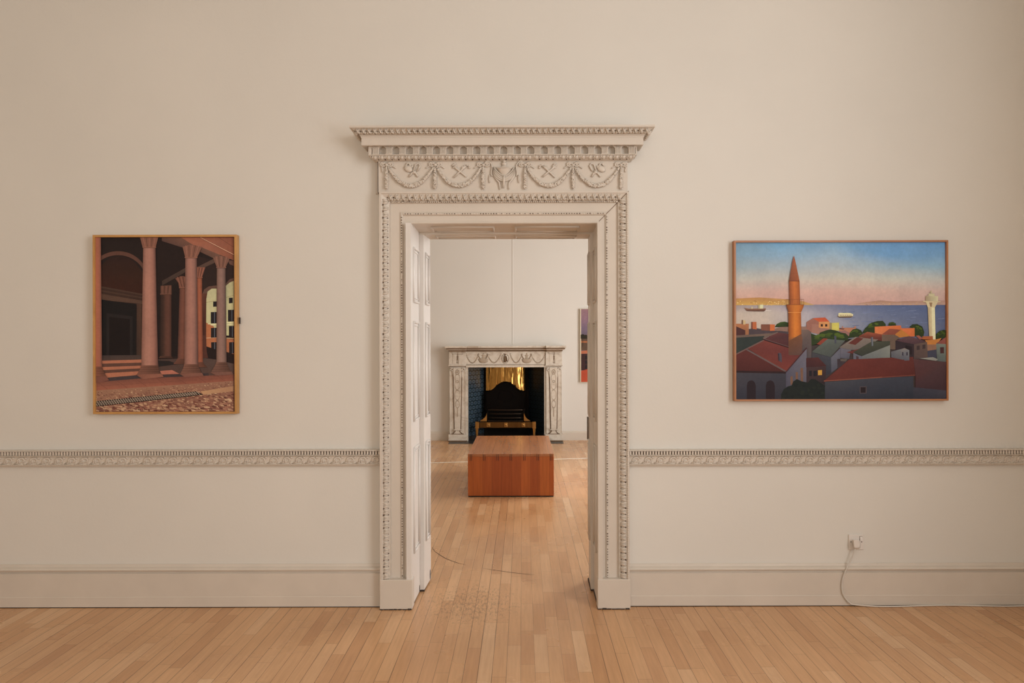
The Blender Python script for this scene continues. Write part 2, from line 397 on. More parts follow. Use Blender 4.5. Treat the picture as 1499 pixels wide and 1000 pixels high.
for nm, a, b, lb in (('baseboard_far_left', FXL, -1.12, 'white baseboard left of the fireplace'), ('baseboard_far_right', 0.60, FXR, 'white baseboard right of the fireplace')):
    m = MB(); run_x(m, [(YF, .145), (YF - .012, .142), (YF - .018, .128), (YF - .018, .118), (YF - .024, .114), (YF - .024, 0)], a, b)
    tag(m.build(nm, M['trim']), lb, 'baseboard', kind='structure')

# ------------------------------------------------------------------ carved bands
def leaf(mb, c, t, w, n, Lt, W, h, mat=0):
    """heart shaped water leaf: t along band, w across, n outward"""
    for sgn in (-1, 1):
        a = (t * math.cos(.35) + w * sgn * math.sin(.35)) * 0; ax1 = (t * 0.30 * sgn + w * 1.0).normalized()
        ax2 = ax1.cross(n).normalized()
        mb.ell(c + t * (sgn * Lt * .20), (ax1 * W * .46, ax2 * Lt * .23, n * h), 7, 4, mat)
    mb.ell(c + n * h * .25 + w * W * .05, (w * W * .42, t * Lt * .07, n * h), 5, 4, mat)
RD = random.Random(11)
def dot(mb, c, t, w, n, r, mat=1):  # dark dot paints the dirt and shade of an undercut hole
    if RD.random() < .22: return
    r *= RD.uniform(.7, 1.15)
    mb.ell(c, (t * r, w * r, n * r * .35), 6, 4, mat)
def carved_band(mb, A, B, w, n, pitch, W, h, dots=True, style='leaf'):
    A, B = Vector(A), Vector(B); d = B - A; k = max(1, round(d.length / pitch)); t = d.normalized(); p = d.length / k
    w = Vector(w).normalized(); n = Vector(n).normalized()
    for i in range(k):
        c = A + t * (p * (i + .5))
        if style == 'leaf':
            leaf(mb, c, t, w, n, p, W, h)
            e = A + t * (p * i)
            if dots:
                dot(mb, e + w * W * .34 + n * h * .25, t, w, n, p * .13)
                dot(mb, e - w * W * .30 + n * h * .25, t, w, n, p * .10)
        elif style == 'cross':
            for sg in (-1, 1):
                ax = (t * .42 * sg + w).normalized(); a2 = ax.cross(n).normalized()
                mb.ell(c + t * p * .02, (ax * W * .52, a2 * p * .13, n * h), 6, 4)
                mb.ell(c + t * p * sg * .30 - w * W * .22, (w * W * .24, t * p * .13, n * h * .9), 6, 4)
            mb.ell(c + n * h * .2, (w * W * .30, t * p * .13, n * h), 6, 4)
            if dots:
                e = A + t * (p * i)
                dot(mb, e + w * W * .05 + n * h * .15, t, w, n, p * .13)
                dot(mb, c - w * W * .42 + n * h * .1, t, w, n, p * .09)
        elif style == 'bead':
            mb.ell(c, (t * p * .43, w * W * .5, n * h), 6, 4)
            if dots: dot(mb, A + t * (p * i) + n * h * .25, t, w, n, p * .27)
        elif style == 'egg':
            mb.ell(c, (w * W * .45, t * p * .30, n * h), 8, 4)
            for sg in (-1, 1): mb.ell(c + t * sg * p * .40 + w * W * .1, (w * W * .42, t * p * .09, n * h * .8), 5, 4)
            if dots:
                dot(mb, A + t * (p * i) + w * W * .22 + n * h * .2, t, w, n, p * .09)
                dot(mb, A + t * (p * i) - w * W * .38 + n * h * .1, t, w, n, p * .12)

# chair rails ----------------------------------------------------------
def chair_rail(name, x0, x1, label, dz):
    z0 = PZ(682.5, 4.10, 1000) + dz; zt = PZ(657.8, 4.10, 1000) + dz; hh = zt - z0
    m = MB()
    pr = [(YW, 1.0), (YW - .040, 1.0), (YW - .044, .97), (YW - .044, .94), (YW - .026, .92), (YW - .026, .70), (YW - .036, .68), (YW - .038, .645), (YW - .030, .62), (YW - .022, .58), (YW - .022, .16), (YW - .028, .14), (YW - .028, .10), (YW - .016, .09), (YW - .016, 0.0), (YW, 0.0)]
    run_x(m, [(y, z0 + q * hh) for y, q in pr], x0, x1)
    # dentils
    n = round((x1 - x0) / 0.0161); p = (x1 - x0) / n
    for i in range(n):
        c = x0 + (i + .5) * p
        m.box(c - p * .29, c + p * .29, YW - .040, YW - .026, z0 + .71 * hh, z0 + .92 * hh)
        if c > -2.95 and c < 2.95: m.box(c + p * .29, c + p * .71, YW - .0275, YW - .0262, z0 + .73 * hh, z0 + .88 * hh, 1)  # dark strips in the spaces between dentils
    # running scroll
    u = 0.0715; n = round((x1 - x0) / u); u = (x1 - x0) / n; yb = YW - .022
    zc = z0 + .37 * hh; R = .20 * hh
    for i in range(n):
        cx = x0 + (i + .5) * u
        pts = []
        for k in range(13):
            a = math.radians(215 - k * 30); r = R * (1.0 - .055 * k)
            pts.append((cx + .008 + r * math.cos(a) * 1.25, yb - .001, zc + r * math.sin(a)))
        pts.insert(0, (cx - u * .46, yb - .001, zc - R * .95))
        m.tube(pts, [.0045] + [.0062] * 6 + [.0050] * 4 + [.0042] * 3, 5)
        for k, a in enumerate((150, 185, 222)):
            a = math.radians(a); d = Vector((math.cos(a), 0, math.sin(a)))
            m.ell(Vector((cx + .006, yb, zc - R * .1)) + d * R * .62, (d * R * .5, d.cross(Vector((0, 1, 0))) * .0046, Vector((0, .008, 0))), 6, 4)
        m.ell((cx + u * .42, yb, zc + R * .75), ((.010, 0, -.004), (.003, 0, .007), (0, .006, 0)), 6, 4)
        m.ell((cx + u * .40, yb, zc - R * .8), ((.012, 0, .004), (-.002, 0, .006), (0, .005, 0)), 6, 4)
    # tiny teeth along the lower edge
    n = round((x1 - x0) / .0105); p = (x1 - x0) / n
    for i in range(n):
        c = x0 + (i + .5) * p
        m.box(c - p * .25, c + p * .25, YW - .031, YW - .028, z0 + .10 * hh, z0 + .15 * hh)
    return tag(m.build(name, [M['trim'], M['dark_brown']]), label, 'chair rail', kind='structure')
chair_rail('trim_1', -3.2, -0.812, 'white carved chair rail left of the doorway, under the colonnade painting', 0.004)
chair_rail('trim_2', 0.606, XR, 'white carved chair rail right of the doorway, under the seaside painting', -0.001)

# ------------------------------------------------------------------ doorcase
door = empty('door_1', (-.1, YW, 0), 'tall white carved doorcase with garlanded frieze framing the open doorway', 'doorway', kind='structure')
IX0, IX1, IZ = -0.632, 0.425, 2.189
ZP = PZ(848.5, 4.06)             # plinth block top
arch = [(0.0, -.03), (0.0, .028), (.004, .034), (.011, .034), (.013, .030), (.046, .030), (.048, .036), (.052, .041), (.060, .041), (.065, .037), (.067, .034), (.117, .034), (.119, .046), (.123, .047), (.165, .066), (.167, .070), (.177, .070), (.178, .066), (.178, 0.0)]
m = MB()
def arch_ring(which):
    r = []
    for o, d in arch:
        y = YW - d
        r.append({0: (IX0 - o, y, ZP - .01), 1: (IX0 - o, y, IZ + o), 2: (IX1 + o, y, IZ + o), 3: (IX1 + o, y, ZP - .01)}[which])
    return r
m.loft([arch_ring(i) for i in range(4)])
m.build('architrave', M['trim'], door)
# carved mouldings applied round the architrave
n45 = Vector((1, -2.3, 0)).normalized()
o0 = .144; d0 = .0575
m = MB(); carved_band(m, (IX0 - o0, YW - d0, ZP), (IX0 - o0, YW - d0, IZ + o0 - .004), (-2.3, -1, 0), (1, -2.3, 0), .0365, .042, .011)
carved_band(m, (IX0 - .121, YW - .047, ZP), (IX0 - .121, YW - .047, IZ + .12), (-1, 0, 0), (0, -1, 0), .0085, .006, .003, False, 'bead')
m.build('leaf_moulding', [M['trim'], M['dark_brown']], door)
m = MB(); carved_band(m, (IX1 + o0, YW - d0, ZP), (IX1 + o0, YW - d0, IZ + o0 - .004), (2.3, -1, 0), (-1, -2.3, 0), .0365, .042, .011)
carved_band(m, (IX1 + .168, YW - .070, ZP), (IX1 + .168, YW - .070, IZ + .165), (1, 0, 0), (0, -1, 0), .0125, .008, .004, False, 'bead')
carved_band(m, (IX1 + .121, YW - .047, ZP), (IX1 + .121, YW - .047, IZ + .12), (1, 0, 0), (0, -1, 0), .0085, .006, .003, False, 'bead')
m.build('leaf_moulding', [M['trim'], M['dark_brown']], door)
m = MB(); carved_band(m, (IX0 - o0 + .012, YW - d0, IZ + o0), (IX1 + o0 - .006, YW - d0, IZ + o0), (0, -1, 2.3), (0, -2.3, -1), .0345, .044, .012, True, 'cross')
carved_band(m, (IX0 - .115, YW - .047, IZ + .121), (IX1 + .115, YW - .047, IZ + .121), (0, 0, 1), (0, -1, 0), .0115, .008, .004, True, 'bead')
m.build('leaf_moulding', [M['trim'], M['dark_brown']], door)
for A, B, w in (((IX0 - .056, YW - .040, ZP), (IX0 - .056, YW - .040, IZ + .05), (1, 0, 0)), ((IX1 + .056, YW - .040, ZP), (IX1 + .056, YW - .040, IZ + .05), (1, 0, 0)), ((IX0 - .05, YW - .040, IZ + .056), (IX1 + .05, YW - .040, IZ + .056), (0, 0, 1))):
    m = MB(); carved_band(m, A, B, w, (0, -1, 0), .0148, .010, .004, True, 'bead')
    m.build('bead_moulding', [M['trim'], M['dark_brown']], door)
# open mitre at the right corner
m = MB(); q0 = Vector((IX1 + .004, YW - .036, IZ + .004)); q1 = Vector((IX1 + .176, YW - .0715, IZ + .176)); s = Vector((.0013, 0, -.0013))
path = [(.013, .0315), (.046, .0315), (.053, .043), (.062, .043), (.067, .036), (.117, .036), (.121, .049), (.165, .068), (.177, .0715)]
m.loft([[Vector((IX1 + o, YW - d, IZ + o)) - s, Vector((IX1 + o, YW - d, IZ + o)) + s] for o, d in path])
m.build('mitre_crack', plain_mat('paint_crack', (0.22, 0.145, 0.095), .8), door)
# plinth blocks
for x0, x1 in ((-.8115, IX0 + .006), (IX1 - .004, .607)):
    m = MB(); m.box(x0, x1, YW - .072, YW, .004, ZP + .002); o = m.build('plinth_block', M['trim'], door, bevel=.004)
    m = MB()
    for k in range(7):
        a = x0 + (x1 - x0) * (k / 7); b = a + (x1 - x0) / 7 * random.uniform(.6, 1.05); m.box(a, min(b, x1), YW - .0735, YW - .02, 0, random.uniform(.004, .010))
    m.build('chipped_edge', M['worn'], o)
# jamb linings with panels
def jamb(side):
    m = MB(); sg = 1 if side == 'L' else -1
    xa, xb, xc, xd = (-.632, -.625, -.600, -.587) if side == 'L' else (.425, .430, .411, .418)
    out = (DX0 - .001) if side == 'L' else (DX1 + .001)
    for (x0, x1, y0, y1) in ((xa, xb, YW - .066, 4.355), (xc, xd, 4.355, YB + .005)):
        pts = [(x0, y0, .012), (x1, y1, .012), (out, y1, .012), (out, y0, .012)]
        m.prism(pts, (0, 0, 2.19 - .012))
    m2 = []
    for (x0, x1, y0, y1) in ((xa, xb, YW - .02, 4.34), (xc, xd, 4.372, YB - .02)):
        for (za, zb) in ((.30, .90), (1.06, 1.63), (1.75, 2.06)):
            ya, yb = y0 + .03, y1 - .03
            def X(y): return x0 + (x1 - x0) * (y - y0) / (y1 - y0) + sg * .002
            loop = [(X(ya), ya, za), (X(yb), yb, za), (X(yb), yb, zb), (X(ya), ya, zb), (X(ya), ya, za)]
            for a, b in zip(loop[:-1], loop[1:]): m.tube([a, b], .0075, 6)
            ya += .018; yb -= .018; za += .02; zb -= .02
            loop = [(X(ya), ya, za), (X(yb), yb, za), (X(yb), yb, zb), (X(ya), ya, zb), (X(ya), ya, za)]
            for a, b in zip(loop[:-1], loop[1:]): m.tube([a, b], .004, 5)
    o = m.build('jamb_lining', M['jamb'] if side == 'L' else M['trim'], door)  # left lining coloured lighter for the light it catches
    k = MB()
    k.box(min(xa, out), max(xa, out), YW - .064, 4.354, 0, .013); k.box(min(xc, out), max(xc, out), 4.356, YB + .004, 0, .013)
    if side == 'L':
        k.ell((xd, YB - .02, .045), ((.0015, 0, 0), (0, .012, 0), (0, 0, .035)), 6, 4)
        k.ell((xb, 4.33, .03), ((.0015, 0, 0), (0, .014, 0), (0, 0, .02)), 6, 4)
    k.build('chipped_edge', M['worn'], o)
    return o
jl = jamb('L'); jr = jamb('R')
z = PZ(611, 4.54), PZ(644, 4.54)
m = MB(); m.box(.4125, .418, 4.50, YB + .004, z[1], z[0]); m.tube([(.414, YB + .006, z[1]), (.414, YB + .006, z[0])], .006, 8)
m.build('hinge', M['steel'], jr)
# soffit with panels
m = MB()
def soff(y0, z0, y1, z1):
    m.prism([(DX0, y0, z0), (DX0, y1, z1), (DX0, y1, DZ + .01), (DX0, y0, DZ + .01)], (DX1 - DX0, 0, 0))
soff(YW - .028, IZ + .002, 4.355, 2.179); soff(4.352, 2.168, YB + .005, 2.170)
for y0, z0, y1, z1 in ((YW - .0, 2.187, 4.355, 2.179), (4.355, 2.168, YB, 2.170)):
    for xa, xb in ((-.53, -.17), (-.04, .33)):
        ya, yb = y0 + .05, y1 - .04
        def Zs(y): return z0 + (z1 - z0) * (y - y0) / (y1 - y0) - .0005
        loop = [(xa, ya, Zs(ya)), (xb, ya, Zs(ya)), (xb, yb, Zs(yb)), (xa, yb, Zs(yb)), (xa, ya, Zs(ya))]
        for a, b in zip(loop[:-1], loop[1:]): m.tube([a, b], .006, 6)
m.build('soffit_panel', M['trim'], door)

# frieze
YR = YW - .052
FX0, FX1 = -.817, .598
ZF0 = IZ + .176; ZF1 = PZ(234.5, YR)
m = MB(); m.box(FX0, FX1, YR, YW, ZF0 - .002, PZ(211, YR - .03)); m.box(FX0 - .022, FX0, YW - .022, YW, ZF0, ZF1)
m.build('frieze', M['trim'], door)
m = MB(); m.box(FX0 - .006, FX0 - .0005, YR + .012, YR + .03, ZF0, ZF1 - .005); m.build('side_dark_strip', M['dark'], door)  # thin dark strip down the left side of the frieze

# cornice: mitred profile returning to the wall at both ends
def band_loft(mb, prof, mat=0):
    """prof: (d, z) in front of the frieze"""
    rings = [[(FX0 - d, YW, z), (FX0 - d, YR - d, z), (FX1 + d, YR - d, z), (FX1 + d, YW, z)] for d, z in prof]
    mb.loft(rings, mat=mat)
def zc(py, d): return PZ(py, YR - d)
prof = [(.0, zc(183, .132)), (.132, zc(183, .132)), (.133, zc(184, .133)), (.133, zc(186, .133)), (.128, zc(186.5, .128))]
for k in range(7):
    t = k / 6; prof.append((.128 - .040 * t, zc(186.8 + 8.8 * t, .128 - .04 * t) + .004 * math.sin(t * 2 * PI)))
prof += [(.085, zc(196.2, .085)), (.085, zc(198.2, .085)), (.081, zc(199, .08)), (.080, zc(201, .08)), (.078, zc(201.4, .078)), (.078, zc(212, .078)), (.072, zc(213, .072)), (.014, zc(211.5, .014)), (.014, zc(226, .014))]
m = MB(); band_loft(m, prof)
m.build('cornice', M['trim'], door)
# leaf enrichment on the cornice top
m = MB()
A = Vector((FX0 - .106, YR - .110, zc(191.9, .11))); B = Vector((FX1 + .106, YR - .110, zc(191.8, .11)))
carved_band(m, A, B, (0, -.04, .034), (0, -.034, -.04), .0315, .037, .0105, True, 'cross')
for X, s in ((FX0 - .110, -1), (FX1 + .110, 1)):
    carved_band(m, (X, YR - .09, A.z), (X, YW - .005, A.z), (s * .04, 0, .034), (s * .034, 0, -.04), .0315, .037, .0105, True, 'cross')
m.build('leaf_moulding', [M['trim'], M['dark_brown']], door)
# fluted dentil course
pc = 737.3; pp = 19.72; YD = YR - .045
zt, zb = zc(212.2, .045), zc(225.3, .045)
def Zp(py): return zc(py, .045)
cx0 = PX(pc, YD, 218); pm = pp * YD / F
m = MB()
shape = [(-.50, 212), (-.50, 212.9), (-.43, 213.6), (-.33, 214.8), (-.245, 217.2), (-.235, 225.2), (.235, 225.2), (.245, 217.2), (.33, 214.8), (.43, 213.6), (.50, 212.9), (.50, 212)]
xs_d = [cx0 + (i - 9.5) * pm for i in range(20)]
for x in xs_d:
    m.prism([(x + a * pm, YD, Zp(b)) for a, b in shape], (0, .032, 0))
    for a in (-.18, -.09, 0, .09, .18):
        m.box(x + a * pm - pm * .024, x + a * pm + pm * .024, YD - .004, YD, Zp(224.9), Zp(213.2))
    m.box(x - pm * .25, x + pm * .25, YD - .006, YD + .02, Zp(225.9), Zp(224.9))
for X, s in ((FX0 - .045, 1), (FX1 + .045, -1)):
    y = YD + .028
    m.prism([(X, y + a * pm * .8, Zp(b)) for a, b in shape], (s * .034, 0, 0))
    for a in (-.2, 0, .2): m.box(min(X, X - s * .004), max(X, X - s * .004), y + a * pm * .8 - .0015, y + a * pm * .8 + .0015, Zp(224.9), Zp(213.2))
m.box(FX0 - .046, xs_d[0] - pm * .3, YD + .001, YD + .012, zb - .002, zt); m.box(xs_d[-1] + pm * .3, FX1 + .046, YD + .001, YD + .012, zb - .002, zt)
m.build('dentil_course', M['trim'], door)
# bed mould below the dentils
prof = [(.012, zc(225.6, .04)), (.046, zc(225.6, .046)), (.046, zc(227, .046)), (.040, zc(227.4, .04)), (.036, zc(230, .036)), (.026, zc(233, .026)), (.012, zc(234.6, .012)), (.008, zc(235.6, .008)), (.0, zc(235.8, 0))]
m = MB(); band_loft(m, prof)
zm = zc(230.6, .034)
carved_band(m, (FX0 - .03, YR - .033, zm), (FX1 + .03, YR - .033, zm), (0, -.026, .03), (0, -.03, -.026), .0375, .030, .006, True, 'egg')
k = round((FX1 - FX0 + .08) / .0094)
for i in range(k):
    x = FX0 - .04 + (FX1 - FX0 + .08) * (i + .5) / k
    m.box(x - .0026, x + .0026, YR - .049, YR - .046, zc(227.2, .046), zc(225.8, .046))
m.build('bed_moulding', [M['trim'], M['dark_brown']], door)

# frieze ornaments -----------------------------------------------------
def R(px, py, d=0.0): return P(px, py, YR - d)
def knobbly(mb, pts, rads, dark=True, seed=0):
    rnd = random.Random(seed)
    mb.tube(pts, [r * .75 for r in rads], 6)
    for i in range(len(pts)):
        p = Vector(pts[i]); r = rads[i]
        for j in range(4):
            a = rnd.uniform(0, 2 * PI)
            q = p + Vector((math.cos(a) * r * .55, -abs(rnd.uniform(.1, .55)) * r, math.sin(a) * r * .55))
            mb.ell(q, ((r * .48, 0, r * .14), (0, r * .6, 0), (-r * .12, 0, r * .34)), 5, 4)
        if dark and i % 3 == 1 and rnd.random() < .8:
            q = p + Vector((rnd.uniform(-.5, .5) * r, -r * .98, rnd.uniform(-.5, .5) * r)); mb.ell(q, ((.0022, 0, 0), (0, .0015, 0), (0, 0, .0022)), 5, 4, 1)
drops = [566, 637, 707.3, 768.7, 838.9, 909]
TM = [M['trim'], M['dark_brown']]
for i, x in enumerate(drops):
    m = MB(); pts = []; rr = []
    for k in range(13):
        t = k / 12; pts.append(R(x + (i < 3) * .0, 243 + 33.5 * t, .009)); rr.append(.0100 * (.55 + .75 * math.sin(min(1, t * 1.25) * PI * .62)) * (1 if t < .93 else .55))
    knobbly(m, pts, rr, True, i); m.build('husk_drop', TM, door)
for i, (a, b) in enumerate(((0, 1), (1, 2), (3, 4), (4, 5))):
    xa, xb = drops[a] + 2.5, drops[b] - 2.5; m = MB(); pts = []; rr = []
    for k in range(33):
        t = k / 32; s = 2 * t - 1
        pts.append(R(xa + (xb - xa) * t, 245 + 27.0 * (1 - abs(s) ** 2.1), .010)); rr.append(.0082 + .0076 * (1 - abs(s) ** 1.5))
    knobbly(m, pts, rr, True, 20 + i); m.build('garland', TM, door)
def ribbon(mb, pts, r=.0035): mb.tube([R(x, y, .006) for x, y in pts], r, 6, flat=1.2)
for i, x in enumerate(drops):
    m = MB(); m.ell(R(x, 241.5, .008), ((.009, 0, 0), (0, .011, 0), (0, 0, .009)), 8, 5)
    for sg in (-1, 1):
        ribbon(m, [(x + sg * a, b) for a, b in ((1, 241.5), (3, 239), (6, 237.6), (8.8, 239.2), (8.6, 242.4), (5.6, 243.8), (3, 243.0), (1, 242))], .0048)
        if (i == 2 and sg == 1) or (i == 3 and sg == -1):
            ribbon(m, [(x + sg * a, b) for a, b in ((2, 240), (4, 236.6), (7, 235.8), (10, 237.5), (12.4, 241), (13, 246), (12, 251), (11.6, 255), (13.2, 258))], .0042)
            m.tube([R(x + sg * 9.6, 256, .006), R(x + sg * 9.4, 262, .007), R(x + sg * 9.2, 268, .006)], [.003, .005, .002], 6)
        elif not ((i == 0 and sg == -1) or (i == 5 and sg == 1)):
            ribbon(m, [(x + sg * a, b) for a, b in ((6, 242.5), (9, 243.5), (12, 245.2), (13.4, 246.6))], .003)
        else: ribbon(m, [(x + sg * a, b) for a, b in ((6, 242.5), (7, 246), (6, 250), (6.6, 252))], .003)
        m.ell(R(x + sg * 5.2, 240.4, .004), ((.011, 0, .003), (0, .009, 0), (-.003, 0, .008)), 6, 4)
        for qa, qb in ((3.2, 238.6), (7.6, 239.0), (8.2, 242.2), (5, 243.2)): m.ell(R(x + sg * qa, qb, .007), ((.006, 0, .001), (0, .006, 0), (-.001, 0, .005)), 5, 4)
    for q in (-4, 4): m.ell(R(x + q, 240.6, .009), ((.0022, 0, 0), (0, .003, 0), (0, 0, .0022)), 5, 4, 1)
    m.build('bow', TM, door)
# trophies of crossed instruments
def trophy(name, cx, kind):
    m = MB()
    def q(a, b, d=.007): return R(cx + a * 1.08, 249.3 + b * 1.05, d)
    mir = -1 if cx > 740 else 1
    def T(pts, r): m.tube([q(mir * a, b) for a, b in pts], [v * 1.8 for v in r] if isinstance(r, list) else r * 1.7, 6)
    if kind == 'torch':
        T([(-8, 10), (-2, 4), (4, -2), (8, -6)], [.0028, .003, .0034, .005]); T([(9, 9), (3, 4), (-4, -2), (-8, -6)], [.0028, .003, .0034, .005])
        for a, b in ((-9, -7), (-7, -8.5), (-5.5, -6), (-8, -4)): m.ell(q(mir * a, b), ((.009, 0, .004), (0, .006, 0), (-.002, 0, .005)), 6, 4)
        for a, b in ((10, -7), (12.5, -6), (13, -3.5)): m.ell(q(mir * a, b), ((.007, 0, .002), (0, .007, 0), (-.002, 0, .006)), 6, 4)
        m.ell(q(mir * 4, -4), ((.006, 0, .008), (0, .006, 0), (.004, 0, -.003)), 6, 4)
    else:
        m.ell(q(mir * -4, -2), ((.024, 0, -.012), (0, .010, 0), (.008, 0, .016)), 10, 6)
        T([(-8, -5), (-5, -10), (-2, -9), (-1, -3)], .003); T([(3, 1), (6, -8), (10, -9.5), (12, -6), (8, 1)], .003)
        T([(-3, 9), (1, 4), (6, 1)], .0034); T([(9, 9), (6, 4), (2, 0)], .0036)
        m.ell(q(mir * 4, 3), ((.010, 0, .004), (0, .008, 0), (-.003, 0, .008)), 8, 5); m.ell(q(mir * 1, -5), ((.006, 0, .009), (0, .006, 0), (.005, 0, -.003)), 6, 4)
    m.build(name, M['trim'], door)
trophy('trophy_ornament', 602, 'quiver'); trophy('trophy_ornament', 673, 'torch'); trophy('trophy_ornament', 804, 'torch'); trophy('trophy_ornament', 876, 'quiver')
# draped urn in the middle
m = MB(); ux = 738.2
def U(a, b, d=.004): return R(ux + a, b, d)
k = F / (YR)
bowl = [(3, 258), (6.5, 254), (10, 249), (12, 246), (12.2, 244.8), (4.6, 244.3), (3.4, 242.2), (4.2, 240.4), (2.6, 238.4), (2.4, 236.2)]
rings = []
for a, b in bowl:
    rings.append([U(a * math.cos(th), b, .004 + a / k * .55 * math.sin(th)) for th in [PI * j / 12 for j in range(13)]])
m.loft(rings, smooth=True)
for j in range(13):
    a = -11 + j * 22 / 12; m.box(*sorted((U(a - .28, 245).x, U(a + .28, 245).x)), YR - .004 - math.sqrt(max(0, 144 - a * a)) / k * .55 - .003, YR - .002, U(0, 248.2).z, U(0, 245.4).z)
m.build('urn', M['trim'], door)
m = MB()
def interp(p, t):
    f = t * (len(p) - 1); k = min(int(f), len(p) - 2); u = f - k
    return (p[k][0] + (p[k + 1][0] - p[k][0]) * u, p[k][1] + (p[k + 1][1] - p[k][1]) * u)
for sg in (-1, 1):
    inn = [(15.2, 244.2), (13, 247.8), (10.4, 250.8), (7.6, 253.4), (4.6, 255.8), (1.8, 257.4), (.2, 258)]
    out = [(15.6, 245.2), (16.4, 250.5), (15.4, 256.6), (12.2, 261.4), (8.2, 264.6), (4.2, 265.8), (.6, 266.4)]
    rings = []
    for a in range(19):
        t = a / 18; A_i, A_o = interp(inn, t), interp(out, t); row = []
        for b in range(15):
            u = b / 14; dd = .012 + .0045 * math.cos(u * PI * 7) + .005 * math.sin(u * PI)
            if b in (0, 14): dd = -.002
            row.append(U(sg * (A_i[0] + (A_o[0] - A_i[0]) * u), A_i[1] + (A_o[1] - A_i[1]) * u, dd))
        rings.append(row)
    m.loft(rings, smooth=True)
    m.tube([U(sg * x, y, .016) for x, y in inn], .0030, 6)
    m.tube([U(sg * 15.6, 248, .008), U(sg * 14.6, 258, .008), U(sg * 10.6, 263.6, .009), U(sg * 7.6, 267, .009), U(sg * 6.7, 272, .008), U(sg * 6.6, 277.7, .006)], [.003, .0045, .005, .0046, .004, .003], 6)
m.tube([U(-.4, 257, .018), U(-.6, 264, .018), U(-.8, 270, .014), U(-1.2, 275.5, .010)], [.006, .0068, .006, .004], 7)
m.ell(U(0, 235.9, .008), ((.012, 0, 0), (0, .010, 0), (0, 0, .008)), 8, 5); m.ell(U(0, 240, .008), ((.016, 0, 0), (0, .012, 0), (0, 0, .012)), 8, 5)
m.build('drapery', M['trim'], door)

# ------------------------------------------------------------------ paintings
E = (0.80, 0.675, 0.55)          # light falling on the wall, used to bring seen colours back to paint colours
def alb(c): return tuple(min(.95, max(.002, v / e)) for v, e in zip(lin(c), E))
class Painting:
    def __init__(s, Yp, b): s.mb = MB(); s.Y = Yp; s.k = 0; s.step = 1; s.b = b
    def _pt(s, p):
        q = P(min(max(p[0], s.b[0]), s.b[1]), min(max(p[1], s.b[2]), s.b[3]), s.Y); return Vector((q.x, s.Y - .00002 * s.k, q.z))
    def poly(s, pts, col, tf=None):
        """col: one colour or one per corner"""
        s.k += s.step
        pts = [tf(*p) if tf else p for p in pts]
        vs = [s._pt(p) for p in pts]
        cs = [alb(c) for c in col] if isinstance(col[0], (tuple, list)) else [alb(col)] * len(pts)
        s.mb.add(vs, [tuple(t) for t in tessellate_polygon([vs])], 0, False, cs)
    def grid(s, xs, ys, cols, tf=None):
        s.k += s.step
        vs = []; cs = []
        for j, y in enumerate(ys):
            for i, x in enumerate(xs):
                vs.append(s._pt(tf(x, y) if tf else (x, y))); cs.append(alb(cols[j][i]))
        n = len(xs); s.mb.add(vs, [(j * n + i, j * n + i + 1, (j + 1) * n + i + 1, (j + 1) * n + i) for j in range(len(ys) - 1) for i in range(n - 1)], 0, False, cs)
    def line(s, a, b, w, col, tf=None, w2=None):
        if tf: a = tf(*a); b = tf(*b)
        d = Vector((b[0] - a[0], b[1] - a[1])); l = d.length or 1; nx, ny = -d.y / l * .5, d.x / l * .5
        w2 = w if w2 is None else w2
        s.poly([(a[0] + nx * w, a[1] + ny * w), (b[0] + nx * w2, b[1] + ny * w2), (b[0] - nx * w2, b[1] - ny * w2), (a[0] - nx * w, a[1] - ny * w)], col)
    def blob(s, cx, cy, rx, ry, col, tf=None, n=18, jag=.12, seed=1):
        r = random.Random(seed); s.poly([(cx + rx * (1 + r.uniform(-jag, jag)) * math.cos(2 * PI * k / n), cy + ry * (1 + r.uniform(-jag, jag)) * math.sin(2 * PI * k / n)) for k in range(n)], col, tf)

def frame_for(name, x0, x1, y0, y1, wpx, Yf, Yb, mat, label, cat, backdepth):
    """picture frame: a thin tray frame; px box measured at its front face"""
    a = P((x0 + x1) / 2, y0, Yf); X0 = PX(x0, Yf, (y0 + y1) / 2); X1 = PX(x1, Yf, (y0 + y1) / 2)
    Z1 = PZ(y0, Yf, (x0 + x1) / 2); Z0 = PZ(y1, Yf, (x0 + x1) / 2); w = wpx * Yf / F
    root = empty(name, ((X0 + X1) / 2, YW, Z0), label, cat)
    m = MB()
    prof = [(0, Yb), (0, Yf + .001), (.001, Yf), (w, Yf), (w, Yf + .022), (w, Yb)]
    def ring(sx, sz): return [((X0 + o) if sx < 0 else (X1 - o), y, (Z0 + o) if sz < 0 else (Z1 - o)) for o, y in prof]
    m.loft([ring(-1, -1), ring(1, -1), ring(1, 1), ring(-1, 1), ring(-1, -1)])
    m.build('frame', mat, root)
    m = MB(); m.box(X0 + w - .0005, X1 - w + .0005, Yf + .02, Yb - .001, Z0 + w - .0005, Z1 - w + .0005); m.build('backing', M['dark'], root)
    return root

